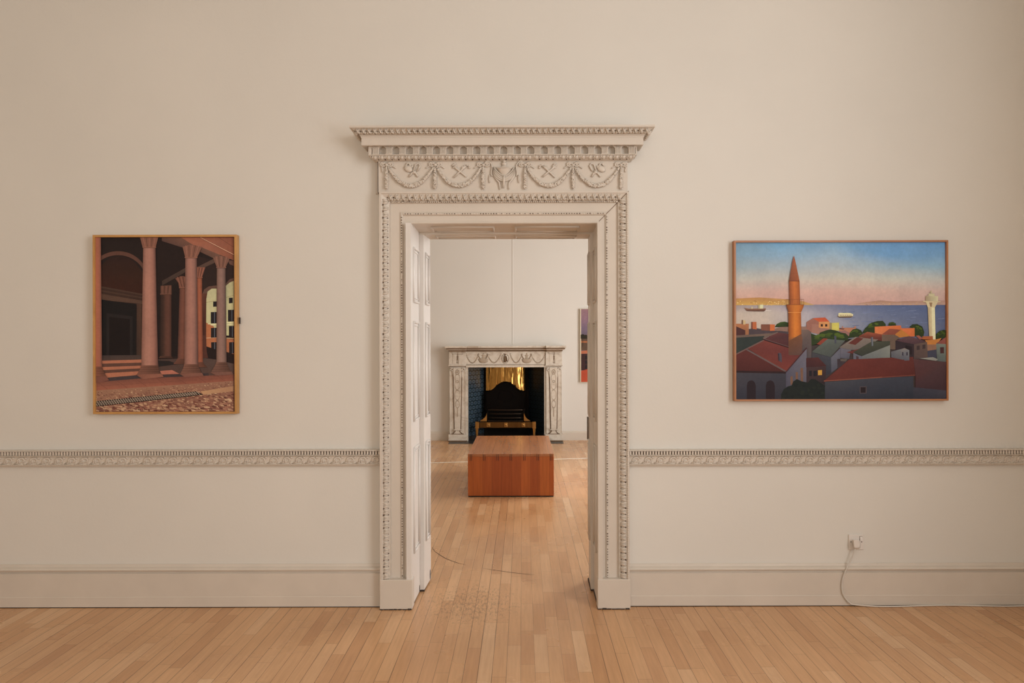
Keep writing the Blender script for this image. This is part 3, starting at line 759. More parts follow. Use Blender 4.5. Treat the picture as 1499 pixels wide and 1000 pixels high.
# --- seaside painting on the right
root = frame_for('framed_painting', 1075.0, 1388.6, 351.8, 587.0, 2.6, YW - .042, YW - .004, M['frame_pink'],
                 'wide framed painting of a harbour town at dusk with orange minaret, right of the doorway', 'painting', .03)
pt = Painting(YW - .027, (1077.0, 1386.8, 353.6, 585.2))
Z = lambda x, y: (x / 3.845 + 1065, y / 3.846 + 340)
A_ = lambda x, y: (x / 6.2545 + 1070, y / 6.25 + 430)
B_ = lambda x, y: (x / 6.667 + 1170, y / 6.667 + 440)
C_ = lambda x, y: (x / 6.25 + 1275, y / 6.25 + 430)
xs = [46, 300, 600, 900, 1236]
sky = [(55, [(112, 138, 150), (104, 146, 170), (118, 152, 172), (108, 148, 180), (104, 146, 180)]),
       (130, [(126, 148, 156), (134, 158, 170), (150, 166, 172), (112, 148, 176), (116, 150, 176)]),
       (200, [(148, 156, 152), (160, 164, 160), (172, 172, 164), (156, 168, 168), (140, 164, 172)]),
       (265, [(178, 168, 150), (188, 172, 152), (194, 178, 156), (192, 182, 162), (186, 180, 166)]),
       (330, [(198, 160, 138), (200, 158, 138), (200, 158, 138), (202, 164, 144), (200, 168, 150)]),
       (415, [(190, 140, 118), (196, 144, 124), (196, 146, 128), (196, 150, 134), (190, 150, 136)])]
pt.grid(xs, [r[0] for r in sky], [r[1] for r in sky], Z)
rs = random.Random(5)
sx_ = [46, 220, 400, 560, 700, 900, 1236]
sea = [(408, [(150, 130, 124), (160, 142, 136), (142, 132, 136), (122, 120, 132), (102, 107, 130), (90, 99, 126), (88, 96, 124)]),
       (455, [(186, 164, 142), (186, 166, 146), (174, 158, 152), (150, 142, 146), (120, 122, 136), (100, 107, 128), (90, 99, 125)]),
       (520, [(184, 162, 138), (186, 164, 144), (176, 160, 152), (160, 150, 150), (136, 134, 142), (112, 114, 128), (94, 99, 120)]),
       (600, [(170, 150, 132), (176, 156, 138), (170, 152, 146), (152, 143, 145), (128, 126, 134), (104, 106, 122), (88, 93, 114)])]
pt.grid(sx_, [r[0] for r in sea], [r[1] for r in sea], Z)
for i in range(60):
    x = rs.uniform(640, 1220); y = rs.uniform(420, 560); w = rs.uniform(10, 45); c = rs.choice([(110, 120, 146), (78, 88, 122), (124, 128, 148)])
    pt.poly([(x, y), (min(x + w, 1232), y - 1), (min(x + w, 1232), y + 1.2), (x, y + 2)], c, Z)
pt.poly([(46, 373), (120, 370), (180, 367), (330, 377), (430, 390), (490, 410), (46, 411)], [(176, 124, 72)] * 3 + [(184, 134, 76)] * 2 + [(190, 150, 96), (196, 150, 76)], Z)
for i in range(60):
    x = rs.uniform(52, 440); y = rs.uniform(384 + max(0, (x - 300) * .1), 408); pt.poly([(x, y), (x + rs.uniform(3, 9), y), (x + 6, y + 4), (x, y + 4)], rs.choice([(214, 170, 96), (196, 140, 66), (160, 112, 60), (224, 190, 130)]), Z)
pt.poly([(670, 412), (760, 396), (860, 384), (950, 392), (1000, 388), (1100, 386), (1236, 384), (1236, 409)], [(186, 148, 130), (172, 130, 104), (166, 124, 100), (170, 128, 104), (170, 128, 104), (174, 132, 112), (176, 136, 118), (186, 150, 130)], Z)
for i in range(24):
    x = rs.uniform(760, 1080); y = rs.uniform(398, 408); pt.poly([(x, y), (x + 8, y), (x + 8, y + 2.5), (x, y + 2.5)], rs.choice([(200, 160, 110), (150, 112, 90), (196, 150, 96)]), Z)
# boats
pt.poly([(110, 446), (240, 444), (250, 441), (215, 438), (110, 440)], (206, 186, 168), Z)
pt.poly([(93, 425), (120, 430), (215, 428), (213, 440), (204, 446), (112, 445), (104, 440)], [(150, 106, 76)] * 3 + [(96, 62, 48)] * 4, Z)
pt.poly([(172, 412), (182, 408), (200, 408), (200, 430), (172, 430)], (176, 158, 116), Z); pt.poly([(182, 408), (200, 408), (200, 430), (182, 430)], (206, 196, 150), Z)
pt.poly([(132, 420), (142, 420), (142, 431), (132, 431)], (190, 170, 130), Z)
pt.poly([(616, 470), (706, 466), (700, 478), (690, 481), (630, 481), (620, 477)], [(140, 110, 80)] * 2 + [(96, 70, 56)] * 4, Z)
pt.poly([(622, 458), (630, 454), (690, 455), (706, 462), (704, 472), (624, 474)], (216, 200, 148), Z)
for i in range(7): pt.poly([(630 + i * 10, 465), (636 + i * 10, 465), (636 + i * 10, 470), (630 + i * 10, 470)], (130, 100, 70), Z)
# dark ground under the roofs
pt.poly([(1077, 502), (1120, 512), (1180, 507), (1240, 500), (1280, 502), (1330, 502), (1388.5, 500), (1388.5, 586), (1077, 586)], (62, 50, 46))
# left distance
pt.poly([(46, 300), (46, 275), (162, 275), (162, 382), (130, 382), (130, 335)], [(166, 104, 66)] * 3 + [(150, 96, 62)] * 3, A_)
pt.poly([(46, 298), (130, 335), (130, 382), (46, 382)], (74, 42, 38), A_)
pt.poly([(98, 240), (132, 245), (132, 282), (98, 280)], (190, 160, 112), A_); pt.poly([(98, 240), (110, 240), (110, 281), (98, 280)], (112, 82, 62), A_)
pt.poly([(162, 322), (240, 316), (270, 322), (330, 335), (520, 345), (520, 402), (162, 382)], (72, 58, 58), A_)
pt.poly([(185, 258), (232, 258), (234, 327), (185, 320)], (172, 92, 54), A_); pt.poly([(185, 258), (196, 258), (198, 322), (185, 320)], (112, 60, 46), A_)
pt.poly([(275, 280), (358, 280), (356, 340), (275, 334)], (118, 70, 52), A_); pt.poly([(356, 280), (400, 282), (400, 338), (356, 340)], (190, 98, 52), A_)
pt.poly([(398, 320), (470, 300), (520, 302), (700, 300), (700, 345), (520, 347), (398, 336)], (136, 102, 84), A_)
pt.poly([(400, 306), (418, 278), (450, 260), (490, 255), (524, 265), (524, 303)], [(40, 50, 24), (58, 72, 28), (72, 88, 32), (66, 80, 30), (40, 52, 24), (36, 44, 24)], A_)
pt.poly([(46, 382), (370, 362), (425, 352), (300, 402), (46, 402)], (104, 82, 68), A_)
pt.poly([(46, 402), (305, 386), (290, 424), (46, 545)], (46, 50, 44), A_)
# orange house and the yard behind
pt.poly([(-10, 285), (115, 285), (118, 560), (55, 560), (-10, 470)], [(118, 94, 80), (104, 84, 74), (84, 72, 68), (70, 60, 60), (80, 66, 62)], B_)
pt.poly([(68, 210), (130, 172), (190, 210), (190, 328), (120, 312), (68, 275)], (148, 96, 78), B_)
pt.poly([(120, 232), (188, 235), (188, 328), (120, 312)], (158, 108, 88), B_)
pt.poly([(130, 172), (250, 165), (293, 206), (190, 210)], (190, 84, 50), B_)
pt.poly([(188, 208), (293, 205), (293, 278), (188, 268)], (200, 134, 80), B_)
pt.poly([(188, 265), (293, 275), (270, 305), (188, 325)], (150, 106, 88), B_)
for x in (207, 250): pt.poly([(x, 230), (x + 21, 230), (x + 21, 254), (x, 254)], (52, 30, 24), B_)
pt.poly([(293, 215), (316, 218), (316, 290), (293, 280)], (146, 124, 82), B_); pt.poly([(316, 218), (387, 215), (387, 295), (316, 290)], (196, 178, 84), B_)
pt.poly([(388, 268), (415, 268), (415, 250), (425, 250), (426, 265), (534, 265), (536, 252), (552, 252), (552, 275), (600, 290), (500, 330), (470, 348), (388, 300)], (172, 112, 82), B_)
pt.poly([(388, 300), (440, 290), (500, 320), (480, 350)], (140, 96, 84), B_); pt.poly([(388, 268), (440, 274), (430, 284), (388, 280)], (92, 56, 52), B_)
# trees
def tree(pts, tf, seed):
    r = random.Random(seed); pt.poly(pts, (44, 54, 26), tf)
    x0 = min(p[0] for p in pts); x1 = max(p[0] for p in pts); y0 = min(p[1] for p in pts); y1 = max(p[1] for p in pts)
    for i in range(16):
        u = r.random(); v = r.random() ** 1.6
        cx = x0 + (x1 - x0) * (.14 + .72 * u); top = y0 + (y1 - y0) * (.12 + .5 * abs(u - .5) * 1.3); cy = top + (y1 - top) * v * .55
        g = 1 - v
        pt.blob(cx, cy, (x1 - x0) * .075, (y1 - y0) * .07, (int(44 + 34 * g), int(54 + 38 * g), int(24 + 8 * g)), tf, 9, .2, seed * 50 + i)
tree([(112, 320), (180, 345), (200, 312), (260, 290), (300, 282), (350, 290), (400, 312), (450, 320), (482, 350), (470, 390), (300, 385), (118, 440)], B_, 1)
tree([(476, 368), (490, 312), (520, 282), (560, 272), (600, 290), (617, 322), (590, 350)], B_, 2)
tree([(612, 312), (640, 270), (700, 216), (760, 200), (812, 198), (840, 230), (840, 335), (620, 318)], B_, 3)
tree([(152, 292), (165, 265), (195, 258), (222, 270), (228, 292)], C_, 4)
tree([(348, 305), (375, 280), (420, 278), (465, 300), (484, 350), (475, 392), (395, 390), (380, 320)], C_, 5)
# white tower
pt.poly([(1124, 420), (1164, 420), (1168, 604), (1133, 604)], [(186, 160, 120), (214, 198, 150), (216, 200, 152), (190, 164, 122)], Z)
pt.poly([(1146, 422), (1163, 422), (1167, 602), (1150, 602)], (220, 206, 160), Z)
pt.poly([(1098, 386), (1195, 388), (1196, 393), (1180, 395), (1164, 424), (1124, 424), (1114, 394), (1098, 392)], [(196, 170, 130)] * 2 + [(206, 184, 140)] * 6, Z)
pt.poly([(1132, 396), (1150, 396), (1146, 420), (1138, 420)], (150, 116, 84), Z)
pt.poly([(1112, 358), (1182, 360), (1182, 388), (1112, 387)], [(160, 136, 104), (206, 192, 148), (206, 192, 148), (160, 136, 104)], Z)
pt.poly([(1128, 345), (1162, 346), (1162, 360), (1128, 360)], (196, 180, 138), Z); pt.poly([(1139, 330), (1147, 330), (1147, 346), (1139, 346)], (190, 170, 130), Z)
pt.line((1104, 390), (1104, 404), .4, (170, 140, 110), Z); pt.line((1190, 391), (1190, 404), .4, (190, 160, 126), Z)
tree([(586, 415), (590, 370), (620, 342), (660, 330), (695, 338), (695, 400), (620, 416)], C_, 6)
# orange long house, brown roofs
pt.poly([(30, 302), (268, 290), (274, 316), (394, 315), (394, 392), (30, 376)], [(206, 112, 64), (196, 102, 56), (196, 100, 54), (204, 106, 56), (196, 100, 54), (196, 112, 68)], C_)
pt.poly([(575, 348), (660, 305), (800, 330), (880, 365), (880, 400), (575, 375)], [(112, 58, 42), (150, 80, 52), (130, 64, 46), (96, 48, 40), (90, 46, 40), (96, 50, 40)], B_)
pt.poly([(95, 372), (165, 320), (270, 330), (215, 378)], (132, 70, 52), C_)
pt.poly([(215, 372), (272, 328), (352, 388), (260, 402)], (180, 112, 50), C_)
pt.poly([(95, 374), (215, 376), (260, 402), (218, 430), (218, 510), (95, 500)], (104, 82, 66), C_)
pt.poly([(405, 386), (430, 380), (475, 412), (440, 418)], (150, 84, 66), C_)
pt.poly([(465, 390), (560, 388), (562, 420), (465, 418)], (166, 90, 52), C_)
pt.poly([(490, 425), (590, 418), (640, 405), (595, 472), (508, 468)], (186, 116, 56), C_)
pt.poly([(508, 465), (592, 465), (592, 520), (510, 524)], (140, 100, 76), C_)
pt.poly([(512, 522), (594, 510), (594, 600), (512, 590)], (64, 62, 72), C_)
pt.poly([(588, 456), (695, 388), (695, 464)], [(118, 66, 58), (150, 82, 68), (140, 78, 66)], C_)
pt.poly([(590, 456), (695, 462), (695, 634), (600, 614)], [(112, 116, 102), (120, 124, 108), (92, 96, 88), (86, 90, 84)], C_)
pt.poly([(625, 490), (662, 488), (662, 546), (628, 546)], (72, 42, 40), C_)
pt.poly([(218, 428), (345, 388), (502, 436), (390, 464)], [(84, 56, 58), (98, 68, 66), (80, 56, 58), (76, 52, 54)], C_)
pt.poly([(218, 430), (390, 462), (390, 600), (218, 545)], (50, 38, 40), C_)
pt.poly([(310, 470), (370, 485), (370, 560), (310, 540)], (36, 26, 28), C_)
pt.poly([(388, 462), (508, 440), (514, 592), (388, 600)], [(90, 70, 62), (100, 78, 66), (86, 68, 60), (76, 60, 56)], C_)
for x, y in ((412, 478), (465, 468)): pt.poly([(x, y), (x + 28, y - 4), (x + 28, y + 34), (x, y + 38)], (62, 48, 46), C_)
# grey-green house
pt.poly([(118, 502), (270, 375), (442, 390), (302, 552)], [(78, 80, 70), (92, 96, 84), (84, 86, 76), (70, 72, 66)], B_)
pt.poly([(165, 425), (230, 368), (275, 372), (202, 434)], (130, 58, 42), B_)
pt.poly([(118, 505), (305, 554), (308, 705), (250, 735), (118, 560)], [(66, 62, 62), (62, 62, 66), (50, 50, 56), (46, 44, 50), (60, 54, 54)], B_)
pt.poly([(335, 345), (357, 345), (358, 418), (340, 418)], (74, 72, 78), B_)
pt.poly([(305, 555), (395, 465), (395, 635), (308, 705)], [(92, 88, 92), (100, 96, 100), (80, 78, 84), (72, 70, 76)], B_)
pt.poly([(385, 458), (540, 355), (765, 382), (600, 482), (500, 482)], [(112, 98, 86), (132, 114, 98), (120, 104, 90), (106, 94, 84), (104, 92, 84)], B_)
pt.poly([(472, 418), (560, 358), (622, 370), (542, 434)], (96, 46, 38), B_)
pt.poly([(397, 462), (500, 482), (480, 570), (397, 560)], [(108, 100, 104), (98, 92, 96), (78, 74, 80), (88, 84, 90)], B_)
pt.poly([(455, 505), (640, 452), (660, 470), (525, 520)], (96, 46, 40), B_)
pt.poly([(520, 505), (700, 400), (880, 395), (880, 440), (610, 542)], [(58, 58, 46), (70, 68, 52), (66, 66, 52), (60, 60, 48), (52, 52, 44)], B_)
pt.poly([(608, 542), (880, 435), (880, 590), (608, 575)], [(104, 104, 98), (128, 126, 112), (110, 110, 100), (92, 92, 90)], B_)
pt.poly([(522, 510), (608, 545), (608, 580), (522, 570)], (94, 92, 96), B_); pt.poly([(550, 540), (574, 548), (574, 575), (550, 572)], (70, 50, 52), B_)
pt.poly([(692, 358), (714, 358), (716, 440), (700, 445)], (104, 104, 104), B_); pt.poly([(692, 358), (702, 358), (704, 443), (700, 445)], (70, 70, 76), B_)
pt.poly([(365, 570), (470, 565), (420, 640), (368, 665)], (56, 44, 46), B_); pt.poly([(395, 570), (470, 566), (450, 595), (400, 590)], (88, 76, 66), B_)
# mosque roof in front left
pt.poly([(300, 415), (425, 355), (520, 368), (640, 380), (640, 540), (525, 492), (420, 456)], [(82, 44, 42), (98, 52, 48), (84, 46, 44), (70, 44, 44), (70, 44, 44), (76, 40, 40), (80, 42, 40)], A_)
pt.line((290, 409), (425, 352), 1.6, (108, 84, 72), A_); pt.line((296, 418), (528, 490), 1.2, (60, 36, 36), A_); pt.line((296, 412), (528, 486), .8, (92, 66, 60), A_)
pt.poly([(150, 502), (295, 425), (528, 497), (640, 540), (688, 492), (500, 716)], [(98, 46, 38), (110, 52, 42), (104, 48, 42), (98, 46, 42), (92, 44, 40), (112, 50, 40)], A_)
pt.poly([(46, 556), (135, 512), (500, 716), (46, 714)], [(88, 40, 34), (86, 40, 34), (70, 32, 28), (72, 32, 28)], A_)
pt.line((46, 552), (297, 425), 1.8, (104, 78, 68), A_); pt.line((138, 508), (500, 712), 2.2, (96, 76, 70), A_)
# minaret
cols5 = [(120, 62, 32), (172, 92, 38), (196, 112, 44), (190, 104, 40), (146, 78, 34)]
def mshaft(xl0, xr0, y0, xl1, xr1, y1, cc):
    pt.k += 1; vs = []; cs = []
    for (l, r_, y) in ((xl0, xr0, y0), (xl1, xr1, y1)):
        for i in range(5):
            t = i / 4; vs.append(pt._pt(Z(l + (r_ - l) * t, y))); cs.append(alb(cc[i]))
    pt.mb.add(vs, [(i, i + 1, i + 6, i + 5) for i in range(4)], 0, False, cs)
mshaft(339, 411, 445, 341, 414, 600, cols5)
pt.grid([341, 377, 418], [590, 640, 690], [[(140, 80, 38), (176, 100, 42), (120, 72, 46)], [(98, 62, 46), (108, 68, 46), (88, 62, 52)], [(92, 60, 48), (96, 62, 50), (84, 60, 54)]], Z)
pt.poly([(341, 612), (414, 572), (418, 692), (345, 692)], [(106, 66, 42), (112, 70, 46), (88, 62, 54), (90, 60, 48)], Z)
mshaft(343, 403, 273, 347, 407, 408, [(124, 64, 36), (166, 88, 44), (186, 102, 48), (172, 92, 44), (142, 76, 40)])
pt.poly([(371, 131), (380, 165), (403, 275), (372, 278), (343, 275), (362, 165)], [(150, 84, 60), (160, 90, 56), (150, 80, 46), (184, 104, 56), (116, 62, 42), (140, 78, 54)], Z)
pt.line((357, 190), (386, 190), .3, (120, 66, 44), Z); pt.line((350, 232), (394, 232), .3, (120, 66, 44), Z)
pt.line((343, 275), (403, 275), .7, (90, 48, 32), Z)
mshaft(328, 428, 407, 330, 426, 418, cols5); mshaft(330, 426, 418, 340, 412, 450, cols5)
pt.line((338, 452), (412, 452), .7, (214, 140, 70), Z)
pt.line((328, 378), (427, 378), .4, (120, 66, 36), Z); pt.line((328, 408), (428, 408), .6, (110, 58, 32), Z)
for i in range(9): pt.line((328 + i * 12.3, 378), (328 + i * 12.3, 408), .3, (124, 70, 40), Z)
# walls of the front-left house
pt.poly([(46, 704), (500, 712), (500, 740), (46, 730)], (42, 24, 24), A_)
pt.poly([(46, 722), (500, 730), (500, 975), (46, 975)], [(64, 58, 60), (58, 54, 58), (44, 42, 46), (46, 44, 50)], A_)
pt.poly([(500, 716), (688, 498), (688, 975), (500, 975)], [(80, 74, 82), (104, 96, 100), (84, 78, 86), (60, 56, 64)], A_)
for dx in (0, 174):
    pt.poly([(142 + dx, 975), (142 + dx, 838), (150 + dx, 808), (166 + dx, 796), (184 + dx, 792), (202 + dx, 798), (216 + dx, 814), (224 + dx, 842), (224 + dx, 975)], (36, 25, 28), A_)
for q in ([(540, 760), (560, 752), (563, 825), (543, 835)], [(588, 716), (609, 718), (609, 790), (588, 780)], [(632, 680), (655, 678), (656, 815), (635, 805)]): pt.poly(q, (112, 78, 58), A_)
pt.poly([(425, 545), (440, 540), (455, 545), (462, 575), (462, 630), (430, 610)], (76, 64, 68), A_); pt.poly([(425, 545), (438, 548), (440, 616), (430, 610)], (52, 42, 46), A_)
pt.line((500, 716), (690, 495), 1.6, (66, 36, 36), A_)
# small dark house with lit window
pt.poly([(62, 562), (180, 555), (262, 640), (62, 652)], [(70, 36, 34), (80, 40, 36), (66, 34, 32), (60, 32, 32)], B_)
pt.poly([(64, 650), (256, 643), (250, 810), (64, 800)], [(66, 46, 44), (62, 42, 40), (48, 34, 34), (54, 40, 40)], B_)
for a, b in ((92, 118), (134, 168)): pt.poly([(a, 686), (b, 683), (b, 735), (a, 738)], (30, 26, 30), B_)
pt.poly([(178, 680), (216, 677), (216, 726), (178, 728)], (196, 140, 56), B_); pt.line((197, 679), (197, 727), .25, (120, 80, 40), B_)
# front house
pt.poly([B_(235, 785), B_(480, 575), B_(800, 560), C_(380, 578), C_(398, 745), B_(800, 748)], [(92, 42, 34), (98, 44, 36), (100, 46, 36), (92, 44, 38), (84, 38, 32), (92, 40, 32)])
pt.line(B_(235, 785), B_(800, 748), 1.5, (128, 70, 52)); pt.line(B_(800, 748), C_(398, 745), 1.5, (112, 58, 46))
pt.poly([B_(245, 795), C_(0, 775), C_(380, 755), C_(380, 975), B_(245, 975)], [(64, 62, 64), (62, 62, 66), (58, 58, 64), (42, 44, 50), (46, 46, 52)])
pt.poly([(583, 838), (652, 836), (652, 906), (585, 908)], (76, 62, 60), B_); pt.poly([(592, 846), (642, 845), (642, 898), (594, 900)], (34, 24, 26), B_)
pt.poly([(382, 598), (695, 625), (695, 888), (398, 858), (400, 748)], [(84, 52, 50), (80, 54, 52), (58, 38, 40), (64, 42, 44), (78, 46, 44)], C_)
pt.poly([(380, 855), (695, 886), (695, 975), (380, 975)], [(58, 54, 60), (66, 62, 68), (54, 50, 56), (46, 46, 52)], C_)
pt.poly([(436, 592), (560, 580), (606, 600), (590, 614)], (138, 132, 118), C_)
pt.poly([(178, 530), (265, 508), (290, 520), (290, 605), (178, 582)], [(96, 92, 92), (128, 124, 116), (110, 106, 102), (88, 84, 84), (84, 82, 84)], C_)
pt.poly([(270, 506), (300, 498), (344, 516), (344, 610), (302, 612), (270, 575)], [(126, 114, 104), (140, 118, 102), (118, 114, 110), (92, 90, 92), (86, 84, 88), (92, 90, 94)], C_)
pt.poly([(278, 532), (290, 536), (290, 570), (278, 562)], (50, 46, 54), C_); pt.poly([(316, 535), (330, 535), (330, 565), (316, 565)], (56, 50, 56), C_)
# bush
pt.poly([A_(455, 975), A_(455, 920), A_(480, 872), A_(520, 846), A_(550, 840), A_(565, 803), A_(600, 780), A_(640, 800), B_(80, 800), B_(110, 765), B_(150, 768), B_(200, 800), B_(245, 830), B_(245, 975)], [(26, 30, 26)] * 14)
for i in range(22):
    x = rs.uniform(1146, 1204); y = rs.uniform(562, 582); pt.blob(x, y, 3, 2.2, rs.choice([(22, 26, 24), (32, 36, 28), (26, 30, 28)]), None, 9, .2, i)
o = pt.mb.build('canvas', M['oil'], root, recalc=False)

# --- colonnade painting on the left
E = (0.72, 0.61, 0.50)
root = frame_for('framed_painting', 135.6, 346.4, 343.6, 606.2, 3.2, YW - .042, YW - .004, M['frame_gold'],
                 'tall framed painting of a shadowed stone colonnade with cobbles, left of the doorway', 'painting', .03)
Yc = YW - .042
m = MB(); q = P(348.6, 464.5, Yc); q2 = P(348.6, 474, Yc); m.box(q.x - .0005, q.x + .0022, YW - .03, YW - .012, q2.z, q.z); m.build('side_clip', M['dark'], root)
pt = Painting(YW - .027, (138.2, 343.9, 346.2, 603.7))
Z = lambda x, y: (x / 3.45 + 120, y / 3.448 + 330)
E_ = lambda x, y: (x / 7.143 + 240, y / 7.143 + 340)
G_ = lambda x, y: (x / 7.143 + 240, y / 7.143 + 470)
pt.poly([(60, 50), (778, 50), (778, 948), (60, 948)], (36, 26, 23), Z)
pt.poly([(98, 200), (140, 163), (182, 154), (230, 160), (270, 190), (308, 240), (308, 350), (98, 312)], [(46, 28, 22), (44, 28, 24), (44, 28, 24), (44, 28, 24), (48, 29, 23), (50, 30, 22), (54, 28, 20), (56, 30, 22)], Z)
def arcp(cx, cy, rx, ry, a0, a1, n=16): return [(cx + rx * math.cos(math.radians(a0 + (a1 - a0) * i / n)), cy - ry * math.sin(math.radians(a0 + (a1 - a0) * i / n))) for i in range(n + 1)]
ou = arcp(182, 268, 150, 138, 124, 24); inn = arcp(182, 272, 138, 122, 22, 128)
pt.poly(ou + inn, (90, 58, 46), Z)
pt.poly([(98, 306), (312, 346), (312, 378), (98, 346)], (62, 42, 33), Z)
for i in range(4): pt.line((98, 312 + i * 9), (312, 350 + i * 8.4), .5, (84, 60, 46) if i % 2 == 0 else (44, 31, 26), Z)
pt.poly([(98, 346), (312, 380), (312, 398), (98, 376)], (82, 58, 45), Z)
pt.poly([(275, 392), (302, 396), (302, 675), (275, 660)], [(70, 48, 38), (76, 52, 40), (70, 48, 38), (56, 40, 32)], Z)
pt.poly([(100, 374), (277, 400), (275, 658), (100, 658)], (25, 21, 20), Z)
pt.poly([(124, 443), (256, 459), (256, 656), (124, 656)], (35, 29, 27), Z); pt.poly([(138, 462), (242, 473), (242, 656), (138, 656)], (25, 18, 17), Z)
pt.poly([(100, 656), (305, 654), (305, 684), (100, 684)], [(62, 50, 45), (66, 52, 46), (76, 58, 48), (74, 56, 48)], Z)
lt, dk = (166, 102, 74), (90, 60, 48)
pt.poly([(100, 683), (305, 677), (305, 692), (100, 698)], lt, Z); pt.poly([(100, 698), (305, 692), (305, 709), (100, 715)], dk, Z)
pt.poly([(100, 715), (305, 708), (305, 722), (100, 731)], lt, Z); pt.poly([(100, 731), (305, 721), (305, 738), (100, 747)], dk, Z)
pt.poly([(100, 747), (305, 735), (305, 757), (100, 772)], lt, Z)
pt.poly([(130, 768), (285, 755), (340, 752), (340, 782), (130, 788)], (64, 52, 50), Z)
# right half: distance
pt.poly([(380, 56), (530, 100), (530, 260), (380, 300)], (36, 25, 22), Z)
pt.poly([(378, 676), (778, 666), (778, 775), (378, 785)], [(74, 54, 46), (80, 62, 54), (86, 62, 52), (80, 58, 48)], Z)
pt.poly([(385, 682), (440, 684), (486, 700), (388, 714)], (38, 31, 29), Z); pt.poly([(395, 735), (455, 730), (492, 749), (400, 753)], (166, 100, 78), Z)
pt.poly([(300, 772), (420, 752), (480, 752), (640, 745), (640, 770), (300, 785)], (62, 50, 47), Z)
# yellow building seen through the arches
pt.poly([(436, 650), (450, 610), (480, 590), (520, 583), (562, 590), (562, 1080), (436, 1080)], [(178, 166, 122)] * 5 + [(192, 178, 128)] * 2, E_)
pt.poly([(645, 550), (680, 520), (752, 503), (752, 1080), (645, 1080)], [(166, 154, 112), (174, 162, 116), (178, 166, 120), (192, 178, 128), (192, 178, 128)], E_)
pt.line((440, 733), (560, 715), .6, (150, 130, 92), E_); pt.line((650, 683), (750, 655), .6, (150, 130, 92), E_)
pt.poly([(440, 945), (480, 960), (520, 985), (562, 1085), (562, 1250), (440, 1200)], (170, 102, 66), E_)
pt.poly([(440, 30), (562, 90), (562, 310), (440, 275)], (168, 100, 64), G_)
pt.poly([(640, 185), (752, 190), (752, 360), (640, 330)], (164, 98, 64), G_)
pt.line((440, 178), (562, 172), 1.0, (196, 150, 110), G_); pt.line((640, 178), (752, 182), 1.0, (196, 160, 116), G_)
pt.line((460, 958), (556, 960), 1.2, (214, 200, 150), E_); pt.line((655, 945), (752, 940), 1.4, (214, 200, 150), E_)
pt.line((490, 42), (556, 36), 1.2, (214, 200, 150), G_); pt.line((655, 40), (752, 30), 1.4, (214, 200, 150), G_)
for tf, a in ((E_, (515, 725, 560, 780)), (E_, (490, 835, 560, 955)), (E_, (680, 686, 720, 744)), (E_, (670, 812, 745, 935)), (G_, (492, 72, 560, 175)), (G_, (494, 222, 560, 300)), (G_, (680, 52, 745, 165)), (G_, (682, 222, 745, 340))):
    pt.poly([(a[0], a[1]), (a[2], a[1] - 2), (a[2], a[3] - 3), (a[0], a[3])], (34, 28, 28), tf)
    if a[3] - a[1] > 70: pt.line(((a[0] + a[2]) / 2 + 4, a[1]), ((a[0] + a[2]) / 2 + 4, a[3]), 1.1, (84, 84, 88), tf)
pt.poly([(436, 262), (562, 302), (562, 405), (436, 388)], (34, 23, 21), G_); pt.poly([(640, 318), (752, 350), (752, 450), (640, 425)], (34, 23, 21), G_)
# ceiling, beams, arches
pt.poly([(340, 250), (560, 300), (752, 330), (752, 478), (690, 490), (645, 540), (560, 555), (470, 565), (410, 610), (400, 660), (340, 660)], (44, 30, 26), E_)
pt.poly([(402, 650), (420, 600), (470, 566), (562, 555), (562, 590), (500, 590), (458, 620), (450, 650)], (92, 64, 52), E_)
pt.poly([(640, 545), (690, 490), (752, 474), (752, 504), (690, 525), (648, 560)], (88, 62, 50), E_)
pt.poly([(402, 640), (454, 640), (444, 700), (442, 1080), (402, 1080)], [(90, 54, 42), (84, 48, 36), (78, 44, 34), (74, 40, 30), (60, 34, 27)], E_)
pt.poly([(402, 150), (442, 150), (448, 320), (462, 385), (402, 385)], (80, 46, 36), G_)
pt.poly([(-20, 510), (230, 370), (230, 415), (-20, 560)], [(64, 48, 40), (78, 58, 47), (70, 52, 43), (60, 45, 38)], E_)
pt.poly([(340, 368), (540, 268), (572, 300), (400, 380)], (82, 60, 49), E_)
pt.poly([(-20, 92), (-20, 30), (190, 40), (330, 140), (210, 165)], [(84, 58, 48), (100, 68, 54), (110, 74, 58), (110, 74, 58), (88, 60, 50)], E_)
pt.poly([(380, 205), (400, 158), (592, 238), (520, 272)], [(96, 66, 53), (106, 74, 58), (110, 76, 60), (96, 68, 54)], E_)
pt.poly([(660, 290), (752, 300), (752, 358), (690, 335)], (98, 66, 53), E_)
pt.poly([(165, 36), (752, 36), (752, 300), (590, 238), (400, 160), (300, 130)], [(150, 88, 64), (128, 74, 54), (132, 76, 56), (140, 84, 62), (150, 92, 70), (152, 92, 68)], E_)
pt.line((365, 45), (752, 240), .9, (206, 158, 122), E_); pt.line((372, 54), (752, 250), .6, (96, 54, 40), E_)
pt.line((560, 45), (752, 165), .5, (84, 46, 36), E_)
